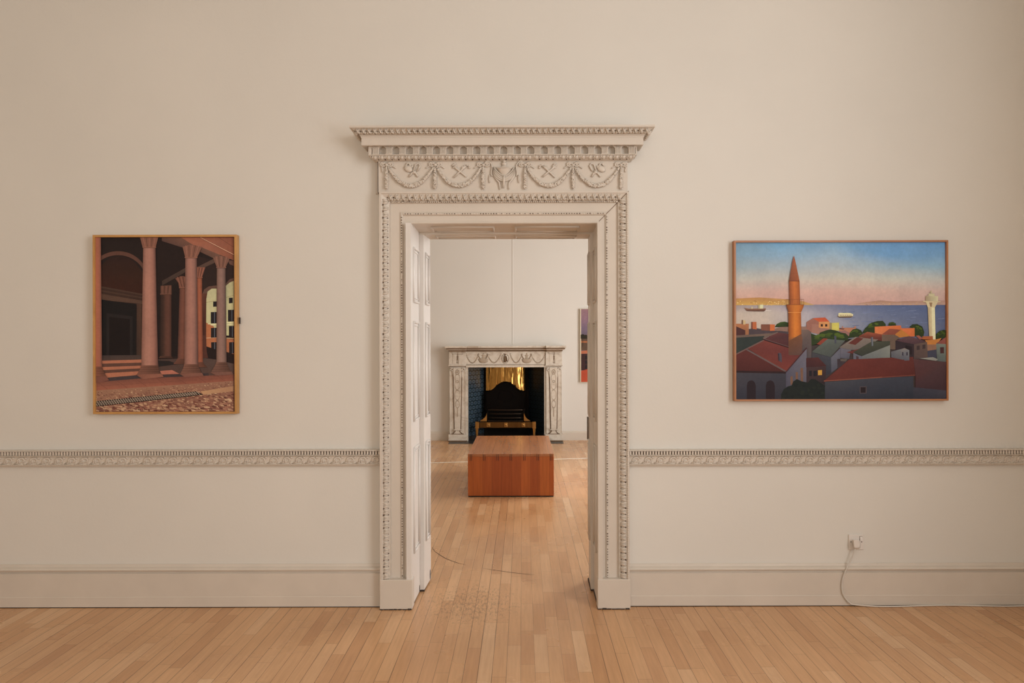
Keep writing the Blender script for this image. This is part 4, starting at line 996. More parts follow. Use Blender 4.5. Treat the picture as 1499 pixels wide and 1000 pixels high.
# back columns
def col(tfpts_cap, shaft, base, cs, ccap):
    l0, r0, y0, l1, r1, y1 = shaft
    pt.k += 1; vs = []; cc = []
    for (l, r_, y) in ((l0, r0, y0), (l1, r1, y1)):
        for i in range(5): vs.append(pt._pt(Z(l + (r_ - l) * i / 4, y))); cc.append(alb(cs[i]))
    pt.mb.add(vs, [(i, i + 1, i + 6, i + 5) for i in range(4)], 0, False, cc)
    if tfpts_cap:
        pt.poly(tfpts_cap, ccap, Z)
        xl = min(p[0] for p in tfpts_cap); xr = max(p[0] for p in tfpts_cap); yt = min(p[1] for p in tfpts_cap)
        for i in range(1, 6):
            t = i / 6
            c = tuple(min(255, int(v * 1.22)) for v in ccap) if i % 2 else tuple(int(v * .68) for v in ccap)
            pt.line((xl + (xr - xl) * t, yt + 4), (l0 + (r0 - l0) * t, y0 - 6), .9, c, Z, .6)
        pt.line((l0 - 3, y0 - 3), (r0 + 3, y0 - 3), 1.6, tuple(min(255, int(v * 1.1)) for v in ccap), Z)
        pt.line((l0 - 3, y0), (r0 + 3, y0), .5, tuple(int(v * .55) for v in ccap), Z)
    if base:
        bl, br, yb = base; n = 4; hgt = (yb - y1) / n
        for i in range(n):
            t0 = i / n; t1 = (i + 1) / n; f = lambda a, b, t: a + (b - a) * t ** 1.3
            ya, ybb = y1 + i * hgt, y1 + (i + 1) * hgt
            pt.poly([(f(l1, bl, t0) - 1, ya), (f(r1, br, t0) + 1, ya), (f(r1, br, t1), ybb), (f(l1, bl, t1), ybb)], [tuple(int(v * 1.0) for v in ccap), tuple(int(v * .75) for v in ccap), tuple(int(v * .62) for v in ccap), tuple(int(v * .92) for v in ccap)], Z)
            pt.line((f(l1, bl, t1), ybb), (f(r1, br, t1), ybb), .55, tuple(int(v * .5) for v in ccap), Z)
dkc = [(48, 33, 27), (60, 40, 32), (86, 54, 42), (90, 56, 44), (64, 42, 34)]
col([(398, 305), (452, 302), (456, 345), (398, 348)], (398, 452, 350, 396, 452, 660), (388, 460, 670), dkc, (96, 62, 48))
pt.poly([(453, 305), (492, 290), (492, 660), (453, 660)], (30, 22, 20), Z)
mid = [(80, 50, 40), (104, 64, 50), (112, 68, 52), (104, 62, 48), (80, 48, 38)]
col([(472, 268), (500, 256), (530, 258), (530, 318), (492, 318), (488, 290)], (494, 530, 318, 484, 530, 672), (462, 530, 700), mid, (112, 70, 54))
rd = [(110, 62, 46), (136, 76, 54), (150, 84, 58), (140, 78, 54), (104, 58, 42)]
col([(578, 210), (624, 212), (606, 264), (580, 264)], (578, 607, 266, 580, 612, 690), (575, 634, 716), rd, (124, 76, 58))
# pavement, cobbles, drain
pt.poly([(60, 792), (300, 772), (778, 752), (778, 790), (300, 818), (60, 836)], [(118, 72, 56), (112, 66, 52), (120, 70, 54), (140, 80, 60), (146, 86, 64), (148, 86, 64)], Z)
for i in range(7): pt.line((80 + i * 100, 792 - i * 6), (130 + i * 100, 826 - i * 6), .4, (104, 60, 46), Z)
pt.line((60, 812), (778, 768), .4, (112, 66, 50), Z)
pt.poly([(60, 834), (778, 784), (778, 948), (60, 948)], [(146, 104, 78), (142, 98, 74), (120, 76, 60), (128, 84, 66)], Z)
rc = random.Random(3); pt.step = .02
for i in range(1350):
    x = rc.uniform(62, 768); yt = 836 - (x - 60) * .07; y = yt + (946 - yt) * rc.random() ** .85
    dpt = (y - yt) / 120; w = 6 + 12 * dpt; h = 2.4 + 4.2 * dpt
    c = rc.choice([(170, 126, 92), (150, 100, 76), (134, 84, 66), (190, 150, 112), (112, 64, 50), (92, 52, 42), (160, 114, 86), (126, 80, 62), (176, 132, 98)])
    x1 = min(772, x + w); pt.poly([(x, y), (x1, y + (h * .45)), (min(772, x1 + 2), min(946, y + h * 1.4)), (x + 2, min(946, y + h))], c, Z)
pt.step = 1
pt.poly([(600, 838), (778, 810), (778, 836), (614, 854)], [(178, 132, 92), (166, 118, 84), (160, 114, 82), (172, 128, 90)], Z)
pt.poly([(60, 888), (575, 838), (614, 853), (560, 862), (60, 915)], (27, 21, 19), Z)
for i in range(44):
    x = 64 + i * 12; y = 888 - (x - 60) * .0965; pt.line((x, y), (x + 16, y + 24 - i * .2), .75, (168, 144, 120), Z)
for k in (.28, .52, .78):
    pt.line((60, 888 + 26 * k), (580, 838 + 20 * k), .5, (150, 126, 104), Z)
# front columns
fc = [(124, 82, 66), (158, 108, 88), (164, 112, 92), (150, 100, 82), (92, 62, 52)]
col([(294, 54), (388, 54), (374, 110), (308, 110)], (311, 373, 114, 302, 386, 706), (280, 398, 752), fc, (124, 80, 62))
pt.poly([(272, 752), (405, 748), (414, 764), (310, 776)], [(120, 74, 58), (130, 82, 64), (140, 88, 68), (128, 80, 62)], Z)
fb = [(110, 74, 60), (150, 102, 84), (158, 108, 90), (142, 98, 82), (84, 58, 50)]
col([(510, 108), (548, 98), (608, 110), (584, 160), (524, 164)], (524, 582, 166, 519, 588, 700), (500, 606, 748), fb, (126, 82, 64))
pt.poly([(494, 748), (608, 744), (616, 758), (520, 766)], (122, 78, 62), Z)
fcn = [(104, 74, 62), (132, 98, 82), (136, 102, 88), (122, 92, 78), (80, 60, 52)]
col([(664, 164), (700, 152), (748, 168), (726, 214), (684, 214)], (683, 727, 216, 681, 732, 690), (654, 756, 740), fcn, (116, 78, 62))
pt.poly([(648, 740), (758, 738), (766, 752), (680, 758)], (112, 74, 60), Z)
fl = [(156, 92, 68), (164, 98, 72), (160, 94, 70), (150, 90, 68), (110, 70, 56)]
col(None, (60, 98, 50, 60, 104, 712), (60, 126, 764), fl, (138, 84, 64))
pt.poly([(60, 766), (126, 760), (140, 782), (60, 798)], (114, 70, 56), Z)
# dark inner edge of the canvas
for a, b in (((60, 58), (778, 58)), ((66, 50), (66, 948)), ((771, 50), (771, 948)), ((60, 943), (778, 943))): pt.line(a, b, 1.6, (58, 26, 20), Z)
pt.mb.build('canvas', M['oil'], root, recalc=False)

# --- sliver of a painting in the far room (most of it behind the door jamb)
Yp = YF - .05
X0 = PX(849.4, Yp, 505); Z1 = PZ(452, Yp, 855); Z0 = PZ(559.6, Yp, 855); X1 = X0 + .82
root = empty('wall_painting', ((X0 + X1) / 2, YF, Z0), 'unframed canvas painting with red roof and violet sky, half hidden behind the right door jamb', 'painting')
m = MB(); m.box(X0, X1, Yp, YF - .002, Z0, Z1); m.build('stretcher', M['canvas_edge'], root)
pt = Painting(Yp - .0006, (850, 940, 452.3, 559.4)); rr = lambda a, b: [(850.6, a), (X1 / Yp * F + VX - .4, a), (X1 / Yp * F + VX - .4, b), (850.6, b)]
E = (0.80, 0.72, 0.62)
pt.poly(rr(452.4, 559.2), (120, 84, 84))
pt.grid([850.6, 880, 925], [452.4, 466, 480, 490], [[(140, 104, 104)] * 3, [(132, 100, 106)] * 3, [(112, 92, 104)] * 3, [(98, 84, 92)] * 3])
for i in range(14): pt.blob(852 + i * 5.4, 493 + (i % 3), 4.5, 3.6, (42, 36, 24), None, 10, .15, i)
pt.poly(rr(496, 513), (88, 66, 50)); pt.poly(rr(499, 502), (150, 92, 58))
for i in range(9): pt.line((853 + i * 8, 493), (853 + i * 8, 508), .7, (48, 36, 28))
pt.poly([(850.6, 514), (924, 506), (924, 513), (850.6, 518)], (170, 98, 68))
pt.poly(rr(518, 542), (58, 36, 34))
for i in range(9):
    for y in (521, 528, 535): pt.poly([(856.5 + i * 8, y), (860 + i * 8, y), (860 + i * 8, y + 4.5), (856.5 + i * 8, y + 4.5)], (34, 26, 28))
pt.poly([(850.6, 543), (862, 540), (924, 543), (924, 559.2), (850.6, 559.2)], (170, 70, 44))
pt.mb.build('canvas', M['oil'], root, recalc=False)

# ------------------------------------------------------------------ socket and cable
Ys = YW - .009
a = P(1242.5, 782.5, Ys); b = P(1264.6, 804.8, Ys)
sock = empty('wall_socket', ((a.x + b.x) / 2, YW, b.z), 'square white plastic power socket on the wall above the right baseboard', 'power socket')
m = MB(); m.box(a.x, b.x, Ys, YW, b.z, a.z); m.build('face_plate', M['plastic'], sock, bevel=.003)
for px in (1245.8, 1261.4):
    c = P(px, 793.4, Ys); m = MB(); m.ell(c, ((.0034, 0, 0), (0, .0012, 0), (0, 0, .0034)), 8, 4); m.build('screw', M['dark'], sock)
c = P(1260.2, 788.2, Ys)
m = MB(); m.box(c.x - .0075, c.x + .0075, Ys - .0006, Ys, c.z - .0125, c.z + .0125); m.build('switch_recess', M['dark_brown'], sock)
m = MB(); m.prism([(c.x - .006, Ys, c.z + .011), (c.x - .006, Ys - .002, c.z + .011), (c.x - .006, Ys - .007, c.z - .011), (c.x - .006, Ys, c.z - .011)], (.012, 0, 0)); m.build('rocker_switch', M['plastic'], sock)
lead = empty('power_lead', P(1253, 804, Ys - .02), 'white plug and thin cable hanging from the socket and trailing right along the floor', 'cable')
m = MB(); Yq = Ys - .042
base = [(1248.2, 790.6), (1250.5, 789.6), (1255.0, 789.4), (1258.2, 791.4), (1260.0, 796), (1259.2, 801.8), (1257.6, 803.2), (1250.6, 803.2), (1249.4, 801)]
front = [(1249.8, 791.6), (1251.5, 790.8), (1254.6, 790.6), (1257.0, 792.2), (1258.4, 796), (1257.8, 800.8), (1256.6, 801.8), (1251.6, 801.8), (1250.6, 800.4)]
r0 = [P(x + .6, y, Ys) for x, y in base]; r1 = [P(x, y, Ys - .016) for x, y in base]; r2 = [P(x, y, Ys - .030) for x, y in base]; r3 = [P(x, y, Yq) for x, y in front]
m.loft([r0, r1, r2, r3], True, caps=True); m.build('plug', M['plastic'], lead, bevel=.0015)
m = MB()
yf = YW - .034
pts2 = [(1252.0, 803, Ys - .022), (1250.6, 808, yf), (1247.6, 816, yf), (1243.6, 824, yf), (1239.4, 832, yf - .004), (1235.6, 841, yf), (1233.2, 850, yf), (1232.3, 859, yf), (1233.6, 868, yf), (1237.4, 876, yf), (1243.4, 882, yf - .004), (1250.5, 885.2, yf - .008)]
pts = [P(*p) for p in pts2]
# smooth
def catmull(p, n=6):
    out = []
    for i in range(len(p) - 1):
        p0, p1, p2, p3 = p[max(i - 1, 0)], p[i], p[i + 1], p[min(i + 2, len(p) - 1)]
        for k in range(n):
            t = k / n; out.append(.5 * ((2 * p1) + (p2 - p0) * t + (2 * p0 - 5 * p1 + 4 * p2 - p3) * t * t + (3 * p1 - p0 - 3 * p2 + p3) * t ** 3))
    return out + [p[-1]]
xf = pts[-1].x
for i in range(1, 12): pts.append(Vector((xf + .03 + (XR - .08 - xf) * (i / 11), yf - .004 - .008 * math.sin(i * .9), .0042)))
pts = [Vector((p.x, p.y, max(p.z, .0042))) for p in pts]
m.tube([Vector((p.x, p.y, max(p.z, .0042))) for p in catmull(pts)], .0040, 8); m.build('cord', M['cable'], lead)

# ------------------------------------------------------------------ bench in the far room
Y0 = 7.036; Y1 = 8.43; bx0 = PX(684.9, Y0, 690); bx1 = PX(810.8, Y0, 690); zt = PZ(664.6, Y0)
bench = empty('gallery_bench', ((bx0 + bx1) / 2, (Y0 + Y1) / 2, 0), 'solid orange-brown wooden block bench standing on the floor before the fireplace', 'bench')
T_ = .026; zb = .012
m = MB(); m.box(bx0, bx1, Y0, Y1, zt - T_, zt); m.build('top_board', M['bench_top'], bench, bevel=.002)
m = MB(); m.box(bx0, bx1, Y0 + .0006, Y0 + T_, zb, zt - T_ - .0004); fp = m.build('front_board', M['bench_front'], bench, bevel=.0015)
m = MB(); m.box(bx0, bx1, Y1 - T_, Y1 - .0006, zb, zt - T_ - .0004); m.build('back_board', M['bench_front'], bench, bevel=.0015)
for xa, xb in ((bx0, bx0 + T_), (bx1 - T_, bx1)):
    m = MB(); m.box(xa, xb, Y0 + T_, Y1 - T_, zb, zt - T_ - .0004); m.build('side_board', M['bench_side'], bench)
m = MB(); m.box(bx0 + .004, bx1 - .004, Y0 + .004, Y1 - .004, 0, zb); m.build('base', M['dark'], bench)
jx = [(688.2, 690.6), (707.6, 710), (727.2, 729.6), (746.6, 749), (766.4, 768.8), (786, 788.4), (805.6, 808)]
for pair in jx:
    m = MB()
    for x in pair:
        X = PX(x, Y0, 668); m.box(X - .0026, X + .0026, Y0 - .0006, Y0 + .004, PZ(674.5, Y0), zt - .002)
    m.build('joint_pin', plain_mat('joint_line', (0.045, 0.02, 0.011), .6) if pair is jx[0] else bpy.data.materials['joint_line'], bench)

# sliver of sunlight on the far floor, painted as a flat pale strip
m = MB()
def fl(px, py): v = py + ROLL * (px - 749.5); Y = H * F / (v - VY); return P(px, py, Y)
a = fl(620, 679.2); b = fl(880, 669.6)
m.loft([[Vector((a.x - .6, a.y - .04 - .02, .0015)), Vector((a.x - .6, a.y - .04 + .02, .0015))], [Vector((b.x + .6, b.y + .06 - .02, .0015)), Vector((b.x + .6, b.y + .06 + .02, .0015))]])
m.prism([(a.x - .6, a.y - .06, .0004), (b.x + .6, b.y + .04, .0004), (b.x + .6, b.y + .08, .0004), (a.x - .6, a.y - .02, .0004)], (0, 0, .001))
tag(m.build('sun_sliver', M['strip']), 'thin painted sliver of sunlight across the far floor between bench and fireplace', 'painted sunlight')

# ------------------------------------------------------------------ fireplace
fire = empty('fireplace', (PX(741, 11.02), YF, 0), 'white veined marble fireplace with carved swags and blue tiled opening on the far wall', 'fireplace')
MM = [M['marble'], M['marble_dirt']]
YM = 11.03                        # pilaster face
def q(px, py, d=0.0): return P(px, py, YM - d)
ZNK = PZ(536, YM)
for (x0, x1, xi0, xi1, sg) in ((658.6, 681.4, 664.0, 675.6, 1), (800.0, 821.8, 804.8, 816.0, -1)):
    xa, xb = PX(x0, YM, 590), PX(x1, YM, 590)
    # plinth
    m = MB(); m.box(xa - .02, xb + .02, YM - .05, YF, .02, PZ(635.6, YM)); m.box(xa - .022, xb + .022, YM - .052, YF, 0.0, .022, 1)
    m.build('plinth', MM, fire, bevel=.003)
    # pilaster with sunk edges and a tapering tablet
    m = MB(); m.box(xa, xb, YM, YF, PZ(635.6, YM), ZNK)
    for e in (xa, xb): m.box(e - .004, e + .004, YM - .006, YM + .01, PZ(634, YM), PZ(542, YM), 0)
    pl = m.build('pilaster', MM, fire, bevel=.002)
    m = MB()
    ta, tb = PX(xi0, YM, 545), PX(xi1, YM, 545); ba, bb = ta + .018, tb - .018
    zt_, zb_ = PZ(538.5, YM), PZ(628.5, YM)
    m.prism([(ta, YM - .022, zt_), (tb, YM - .022, zt_), (bb, YM - .022, zb_), (ba, YM - .022, zb_)], (0, .022, 0))
    for (p0, p1) in (((ta - .004, zt_), (ba - .004, zb_)), ((tb + .004, zt_), (bb + .004, zb_))):
        m.tube([(p0[0], YM - .003, p0[1]), (p1[0], YM - .003, p1[1])], .009, 5, 1)
    m.box(ba - .018, bb + .018, YM - .026, YM, zb_ - .012, zb_); m.box(ba - .02, bb + .02, YM - .02, YM, zb_ - .016, zb_ - .012, 1)
    zf = PZ(635.2, YM)
    m.prism([(ba + .012, YM - .02, zb_ - .016), (bb - .012, YM - .02, zb_ - .016), (bb + .028, YM - .02, zf), (ba - .028, YM - .02, zf)], (0, .02, 0))
    for s_, X in ((-1, ba), (1, bb)): m.tube([(X - s_ * .010, YM - .022, zb_ - .016), (X - s_ * .004, YM - .022, (zb_ + zf) / 2), (X + s_ * .03, YM - .022, zf + .004)], .006, 5, 1)
    m.box(ba - .05, bb + .05, YM - .024, YM, zf - .004, zf + .006, 1)
    m.build('tablet', MM, pl)
    # carving on the tablet: rosette, linked ovals of beads, tassel
    m = MB(); cx = (ta + tb) / 2; yo = YM - .024
    for k in range(10): m.ell((cx + .026 * math.cos(k * PI / 5), yo, PZ(544.5, YM) + .034 * math.sin(k * PI / 5)), ((.009, 0, 0), (0, .006, 0), (0, 0, .009)), 6, 4)
    m.ell((cx, yo, PZ(544.5, YM)), ((.013, 0, 0), (0, .010, 0), (0, 0, .015)), 8, 5)
    ov = [(553.5, 6.2, 3.6), (563.5, 6.6, 3.9), (578, 7.2, 3.9), (591.5, 5.2, 3.2)]
    for cy, ry, rx in ov:
        for k in range(22):
            t = 2 * PI * k / 22; m.ell((cx + rx * .0098 * math.cos(t), yo, PZ(cy, YM) + ry * .0105 * math.sin(t)), ((.0052, 0, 0), (0, .004, 0), (0, 0, .0062)), 5, 4)
    m.tube([(cx, yo, PZ(597, YM)), (cx, yo, PZ(604, YM)), (cx, yo, PZ(610, YM))], [.004, .006, .003], 5)
    m.build('carving', M['marble_relief'], pl)
    # scrolled ears under the necking
    for s_, X in ((-1, PX(xi0, YM) - .022), (1, PX(xi1, YM) + .022)):
        m = MB()
        pts = [(X + s_ * (.030 * math.cos(k * .5) * (1 - k * .06)), YM - .008, PZ(541.5, YM) + .03 * math.sin(k * .5) * (1 - k * .06)) for k in range(13)]
        m.tube(pts, .010, 6)
        m.tube([(X - s_ * .012, YM - .006, PZ(543, YM)), (X - s_ * .014, YM - .006, PZ(548, YM)), (X - s_ * .02, YM - .006, PZ(553, YM))], [.014, .010, .004], 6)
        m.build('scroll', M['marble'], pl)
    # capital block
    m = MB(); zc0, zc1 = PZ(535.6, YM), PZ(514.5, YM)
    m.box(xa - .01, xb + .01, YM - .025, YF, zc0 + .012, zc1); m.box(xa - .022, xb + .022, YM - .042, YF, zc0, zc0 + .014); m.box(xa - .012, xb + .012, YM - .03, YF, zc0 - .006, zc0, 1)
    cb = m.build('capital_block', MM, fire, bevel=.002)
    m = MB(); yo = YM - .025; mid_ = (xa + xb) / 2; hw = (xb - xa) * .30
    for s_ in (-1, 1):
        X = mid_ + s_ * hw * .62
        m.box(X - .032, X + .032, yo - .010, yo, zc1 - .035, zc1 - .004); m.box(X - .026, X + .026, yo - .005, yo, zc0 + .03, zc1 - .04)
        for k in range(8): m.ell((X - s_ * .036, yo, zc0 + .04 + k * .0155), ((.005, 0, 0), (0, .005, 0), (0, 0, .006)), 5, 4, 1)
        m.box(X - .034, X + .034, yo - .003, yo, zc1 - .043, zc1 - .036, 1)
    m.box(mid_ - .004, mid_ + .004, yo - .002, yo, zc0 + .09, zc1 - .03, 1); m.box(mid_ - .024, mid_ + .024, yo - .003, yo, zc0 + .052, zc0 + .060, 1)
    m.build('carving', MM, cb)
# slip round the opening
m = MB(); xl, xr = PX(681.4, YM + .02, 590), PX(799.8, YM + .02, 590); ol, orr = PX(685, YM + .02, 590), PX(796.8, YM + .02, 590); zo = PZ(537.6, YM + .02)
m.box(xl, ol, YM + .02, YF + .01, .0, zo + .03); m.box(xl + .0005, xl + .004, YM + .016, YM + .02, .1, zo, 1); m.build('slip', MM, fire)
m = MB(); m.box(orr, xr, YM + .02, YF + .01, .0, zo + .03); m.box(xr - .004, xr - .0005, YM + .016, YM + .02, .1, zo, 1); m.build('slip', MM, fire)
# frieze
xa, xb = PX(681.6, YM), PX(799.8, YM); z0_, z1_ = PZ(534, YM), PZ(514.5, YM)
m = MB(); m.box(xa, xb, YM, YF, z0_, z1_); m.box(xa, xb, YM - .012, YF, zo, z0_); m.box(xa, xb, YM - .016, YM, z0_ - .004, z0_ + .003, 1)
fz = m.build('frieze', MM, fire, bevel=.002)
for (x0, x1, dp) in ((682.5, 701, 13.0), (713.5, 733.5, 12.6), (747, 764.5, 12.6), (777.5, 798, 13.0)):
    m = MB()
    for k in range(21):
        t = k / 20; s_ = 2 * t - 1; m.ell(q(x0 + (x1 - x0) * t, 519 + dp * (1 - s_ * s_) - (0.8), .003), ((.0095, 0, 0), (0, .008, 0), (0, 0, .0095)), 6, 4)
    m.build('swag', M['marble_relief'], fz)
for cx in (707.5, 771):
    m = MB(); m.lathe(q(cx, 531.5, .0), [(.028, 0), (.06, .012), (.075, .04), (.080, .062), (.05, .068), (.022, .075), (.02, .11), (.035, .115), (.012, .13), (.008, .155)], 12, 0, .22)
    for s_ in (-1, 1): m.tube([q(cx + s_ * 3, 527, .01), q(cx + s_ * 6.5, 521, .01), q(cx + s_ * 7.5, 518.5, .01), q(cx + s_ * 6, 519.5, .01)], .006, 5)
    m.build('urn', M['marble_relief'], fz)
m = MB(); cx = 740.3
for k in range(24):
    t = 2 * PI * k / 24; m.ell(q(cx + 5.0 * math.cos(t), 524.8 + 7.0 * math.sin(t), .004), ((.011, 0, 0), (0, .007, 0), (0, 0, .011)), 5, 4)
m.ell(q(cx, 524.8, 0), ((.044, 0, 0), (0, .008, 0), (0, 0, .064)), 14, 6)
m.build('medallion', M['marble'], fz)
m = MB(); m.tube([q(cx - 1, 530, .012), q(cx - .5, 525, .014), q(cx - 1, 521, .012)], [.016, .018, .01], 6, 1); m.ell(q(cx - .8, 519.2, .012), ((.012, 0, 0), (0, .01, 0), (0, 0, .014)), 6, 4, 1); m.tube([q(cx + 2, 529, .01), q(cx + 1.5, 524, .012), q(cx + .6, 521.5, .012)], [.01, .008, .006], 5, 1)
m.build('medallion_figure', MM, fz)
# shelf with breaks forward over the pilasters
m = MB()
prof = [(.155, 506.4), (.158, 507.2), (.158, 509.0), (.140, 509.6), (.125, 510.0), (.120, 512.0), (.085, 512.6), (.070, 513.0), (.066, 514.2), (.030, 515.2)]
def shelf_path(d, z, f):
    xl = PX(660, YM) - .005; xr = PX(821, YM) + .005; bl = PX(684, YM); br = PX(798.5, YM)
    e = d * .62 - .03; fw = .045
    return [(xl - e, YF, z), (xl - e, YM - d + .03 - fw, z), (bl - .02 + e * .25, YM - d + .03 - fw, z), (bl - .02 + e * .25, YM - d + .05, z), (br + .02 - e * .25, YM - d + .05, z), (br + .02 - e * .25, YM - d + .03 - fw, z), (xr + e, YM - d + .03 - fw, z), (xr + e, YF, z)]
rings = []
for d, py in prof:
    z = PZ(py, YM - d); rings.append(shelf_path(d, z, 0))
top = [(p[0], p[1], rings[0][0][2]) for p in rings[0]]
m.loft(rings)
m.add(top, [tuple(t) for t in tessellate_polygon([[Vector(p) for p in top]])])
sh = m.build('mantel_shelf', MM, fire)
m = MB()
for d, py in ((.128, 510.3), (.072, 513.4)):
    z = PZ(py, YM - d); a = shelf_path(d + .004, z + .004, 0); b = shelf_path(d + .004, z - .010, 0); m.loft([a, b])
a = shelf_path(.072, PZ(513.0, YM), 0)
k = 110
for i in range(k):
    x = a[3][0] + (a[4][0] - a[3][0]) * (i + .5) / k; m.box(x - .004, x + .004, a[3][1] - .01, a[3][1] + .01, PZ(514.0, YM), PZ(512.7, YM))
m.build('grime_line', M['marble_dirt'], sh)
# hearth
m = MB(); m.box(PX(656.5, 10.8, 648), PX(825, 10.8, 648), 10.76, YF + .1, 0, .004); m.build('hearth', M['slate'], fire, bevel=.001)
# tiled cheeks, soot-black recess
YBK = YF + .42
bl, br = PX(708.5, YBK, 590), PX(774, YBK, 590)
for xa, xb in ((ol + .001, bl), (orr - .001, br)):
    m = MB(); z1 = zo + .02
    m.add([(xa, YF - .02, .06), (xb, YBK, .06), (xb, YBK, z1), (xa, YF - .02, z1)], [(0, 1, 2, 3)])
    ln = math.hypot(xb - xa, YBK - YF + .02); m.uv = [(0, 0), (ln, 0), (ln, z1), (0, z1)]
    m.build('tile_cheek', M['tile'] if xa == ol + .001 else M['tile_shaded'], fire)
    m = MB(); m.add([(xa, YF - .021, 0), (xb, YBK, 0), (xb, YBK, .062), (xa, YF - .021, .062)], [(0, 1, 2, 3)]); m.build('cheek_base', M['slate'], fire)
m = MB(); m.box(bl - .02, br + .02, YBK, YBK + .02, 0, zo + .05); m.box(ol, orr, YF - .01, YBK, zo + .015, zo + .03); m.box(ol, orr, YF + .1, YBK, 0, .006)
m.build('fire_recess', M['black'], fire)
# brass canopy plate
Yh = YF + .36
xa, xb = PX(711.6, Yh, 555), PX(768.4, Yh, 555)
m = MB(); n = 24; rings = []
for k in range(n + 1):
    x = xa + (xb - xa) * k / n; y = Yh - .05 * (1 - (2 * k / n - 1) ** 2)
    rings.append([(x, y + .006 * math.sin(k * 1.9), zo + .02), (x, y + .003 * math.sin(k * 1.9), PZ(555, Yh)), (x, y, PZ(580, Yh))])
m.loft(rings, smooth=True); m.build('canopy_plate', M['brass_sheet'], fire)

# ------------------------------------------------------------------ fire grate
grate = empty('fire_grate', (PX(740, 11.3), 11.3, .005), 'black cast iron fire grate with arched back and brass legs inside the fireplace', 'fire grate')
Yg = YF + .26
def g(px, py, Y=Yg): return P(px, py, Y)
m = MB(); arc = [(711.6, 572.8), (716, 572.8), (719.5, 572.0), (723, 569.6), (726.5, 566.2), (730, 563.0), (734, 560.8), (738, 559.8), (742, 559.8), (746, 560.6), (750, 563.0), (753.5, 566.2), (757, 569.6), (760.5, 572.0), (764, 572.8), (768.4, 572.8)]
m.prism([g(*p) for p in arc] + [g(768.4, 626), g(711.6, 626)], (0, .025, 0))
m.tube([g(*p) - Vector((0, .004, 0)) for p in arc], .012, 6)
for k in range(18):
    t = 2 * PI * k / 18; m.ell(g(740 + 11 * math.cos(t), 580 + 8 * math.sin(t)) - Vector((0, .002, 0)), ((.012, 0, 0), (0, .004, 0), (0, 0, .010)), 6, 4)
m.build('fireback', M['iron'], grate)
Yb = YF + .06
for py, px0, px1, r in ((600, 711.5, 768.6, .011), (605.5, 715, 766, .009), (611.5, 715, 766, .009), (616.5, 703, 776, .010)):
    m = MB()
    pts = []
    for k in range(9):
        t = k / 8; p = g(px0 + (px1 - px0) * t, py, Yb); p.y = Yb - .05 * (1 - (2 * t - 1) ** 2) * (py < 615); pts.append(p)
    m.tube(pts, r, 8); m.build('bar', M['bar_iron'], grate)
for px in (713.5, 767):
    m = MB(); m.tube([g(px, 598, Yb), g(px, 622, Yb)], .014, 8); m.tube([g(px, 600, Yb), g(px, 600, Yg)], .010, 6); m.build('corner_post', M['iron'], grate)
m = MB(); a = g(713, 618, Yb); b = g(767, 618, Yb); m.box(a.x, b.x, Yb, Yg, a.z - .01, a.z); m.build('ash_tray', M['iron'], grate)
for s_, xs3 in ((1, [(712.6, 604.8), (712.6, 617), (702.2, 617), (703.5, 615.5), (706.5, 614), (709.5, 611.5), (711.6, 608.5)]), (-1, [(767, 605), (767, 616.4), (776.6, 616.4), (774.6, 615), (772, 613.4), (769.6, 611), (768, 608)])):
    m = MB(); m.prism([g(x, y, Yb - .02) for x, y in xs3], (0, .012, 0))
    m.build('wing_bracket', M['brass'], grate)
Ya = YF - .04
m = MB(); a = g(700, 618.0, Ya); b = g(780, 626.2, Ya); m.box(a.x, b.x, Ya, Ya + .012, b.z, a.z)
m.box(a.x, b.x, Ya - .006, Ya + .016, a.z - .008, a.z); m.box(a.x, b.x, Ya - .006, Ya + .016, b.z, b.z + .010)
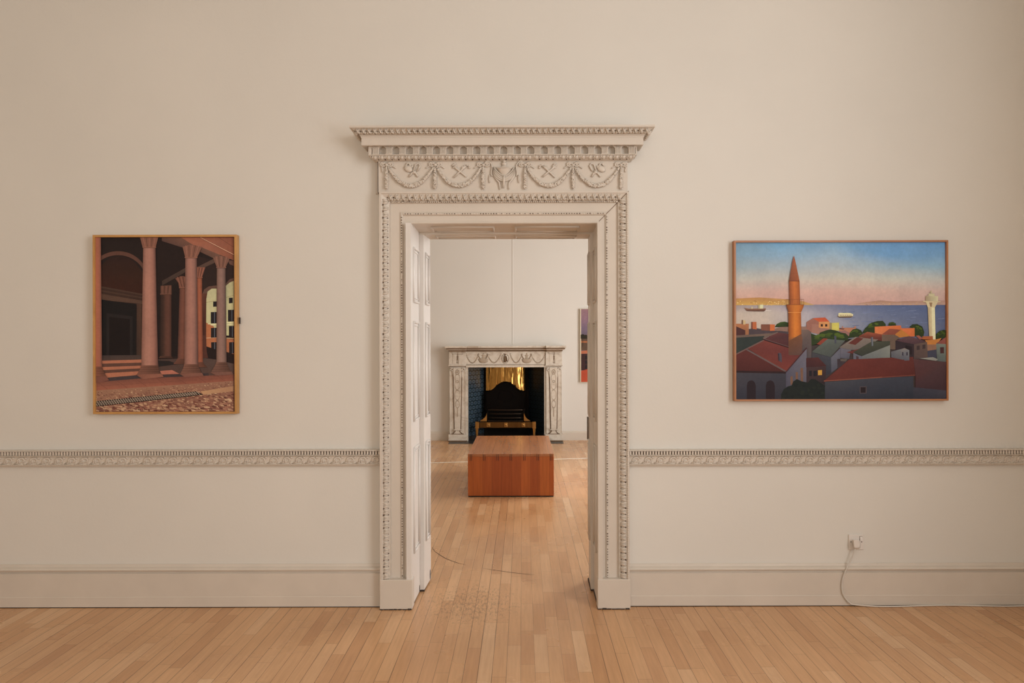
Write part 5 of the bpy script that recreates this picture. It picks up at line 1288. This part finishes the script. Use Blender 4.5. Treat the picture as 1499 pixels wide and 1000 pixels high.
ap = m.build('apron', M['dull_brass'], grate, bevel=.002)
for px in (715, 740.5, 766):
    m = MB(); c = g(px, 622, Ya); m.box(c.x - .026, c.x + .026, Ya - .012, Ya, c.z - .034, c.z + .034); m.ell((c.x, Ya - .012, c.z), ((.016, 0, 0), (0, .008, 0), (0, 0, .018)), 10, 5); m.build('boss', M['brass'], ap, bevel=.003)
for px in (698.3, 781.8):
    m = MB(); Yl = Ya - .01; a = g(px - 2.4, 617.4, Yl); b = g(px + 2.4, 626.6, Yl)
    m.box(a.x, b.x, Yl - .02, Yl + .03, b.z, a.z); m.box(a.x - .004, b.x + .004, Yl - .024, Yl + .034, b.z - .006, b.z + .004)
    c = (a.x + b.x) / 2
    sq = lambda h, z: [(c - h, Yl + .005 - h, z), (c + h, Yl + .005 - h, z), (c + h, Yl + .005 + h, z), (c - h, Yl + .005 + h, z)]
    m.loft([sq(.021, b.z), sq(.010, .016), sq(.016, .014), sq(.016, .004)], True, caps=True)
    m.build('leg', M['brass'], grate, bevel=.002)

# ------------------------------------------------------------------ light
def area(name, loc, target, sx, sy, power, col):
    d = bpy.data.lights.new(name, 'AREA'); d.shape = 'RECTANGLE'; d.size = sx; d.size_y = sy; d.energy = power; d.color = col
    o = bpy.data.objects.new(name, d); C.objects.link(o); o.location = loc
    o.rotation_euler = (Vector(target) - Vector(loc)).to_track_quat('-Z', 'Z').to_euler()
    return o
area('window_light_front', (XR - .04, .5, 2.45), (XR - 3, .5, 2.45), 2.6, 2.2, 128, (1.0, 1.0, 1.0))
area('fill_light_rear', (-1.2, -3.35, 2.2), (-1.2, 0, 2.1), 4.6, 2.4, 72, (1.0, .98, .92))  # added fill lamp behind the camera, balances the side window light
area('window_light_far', (FXR - .04, 7.8, 1.9), (0, 7.8, 1.9), 3.0, 2.6, 162, (1.0, .995, .97))
w = bpy.data.worlds.new('world'); scene.world = w; w.use_nodes = True
w.node_tree.nodes['Background'].inputs[0].default_value = (1, .92, .82, 1); w.node_tree.nodes['Background'].inputs[1].default_value = 0.3
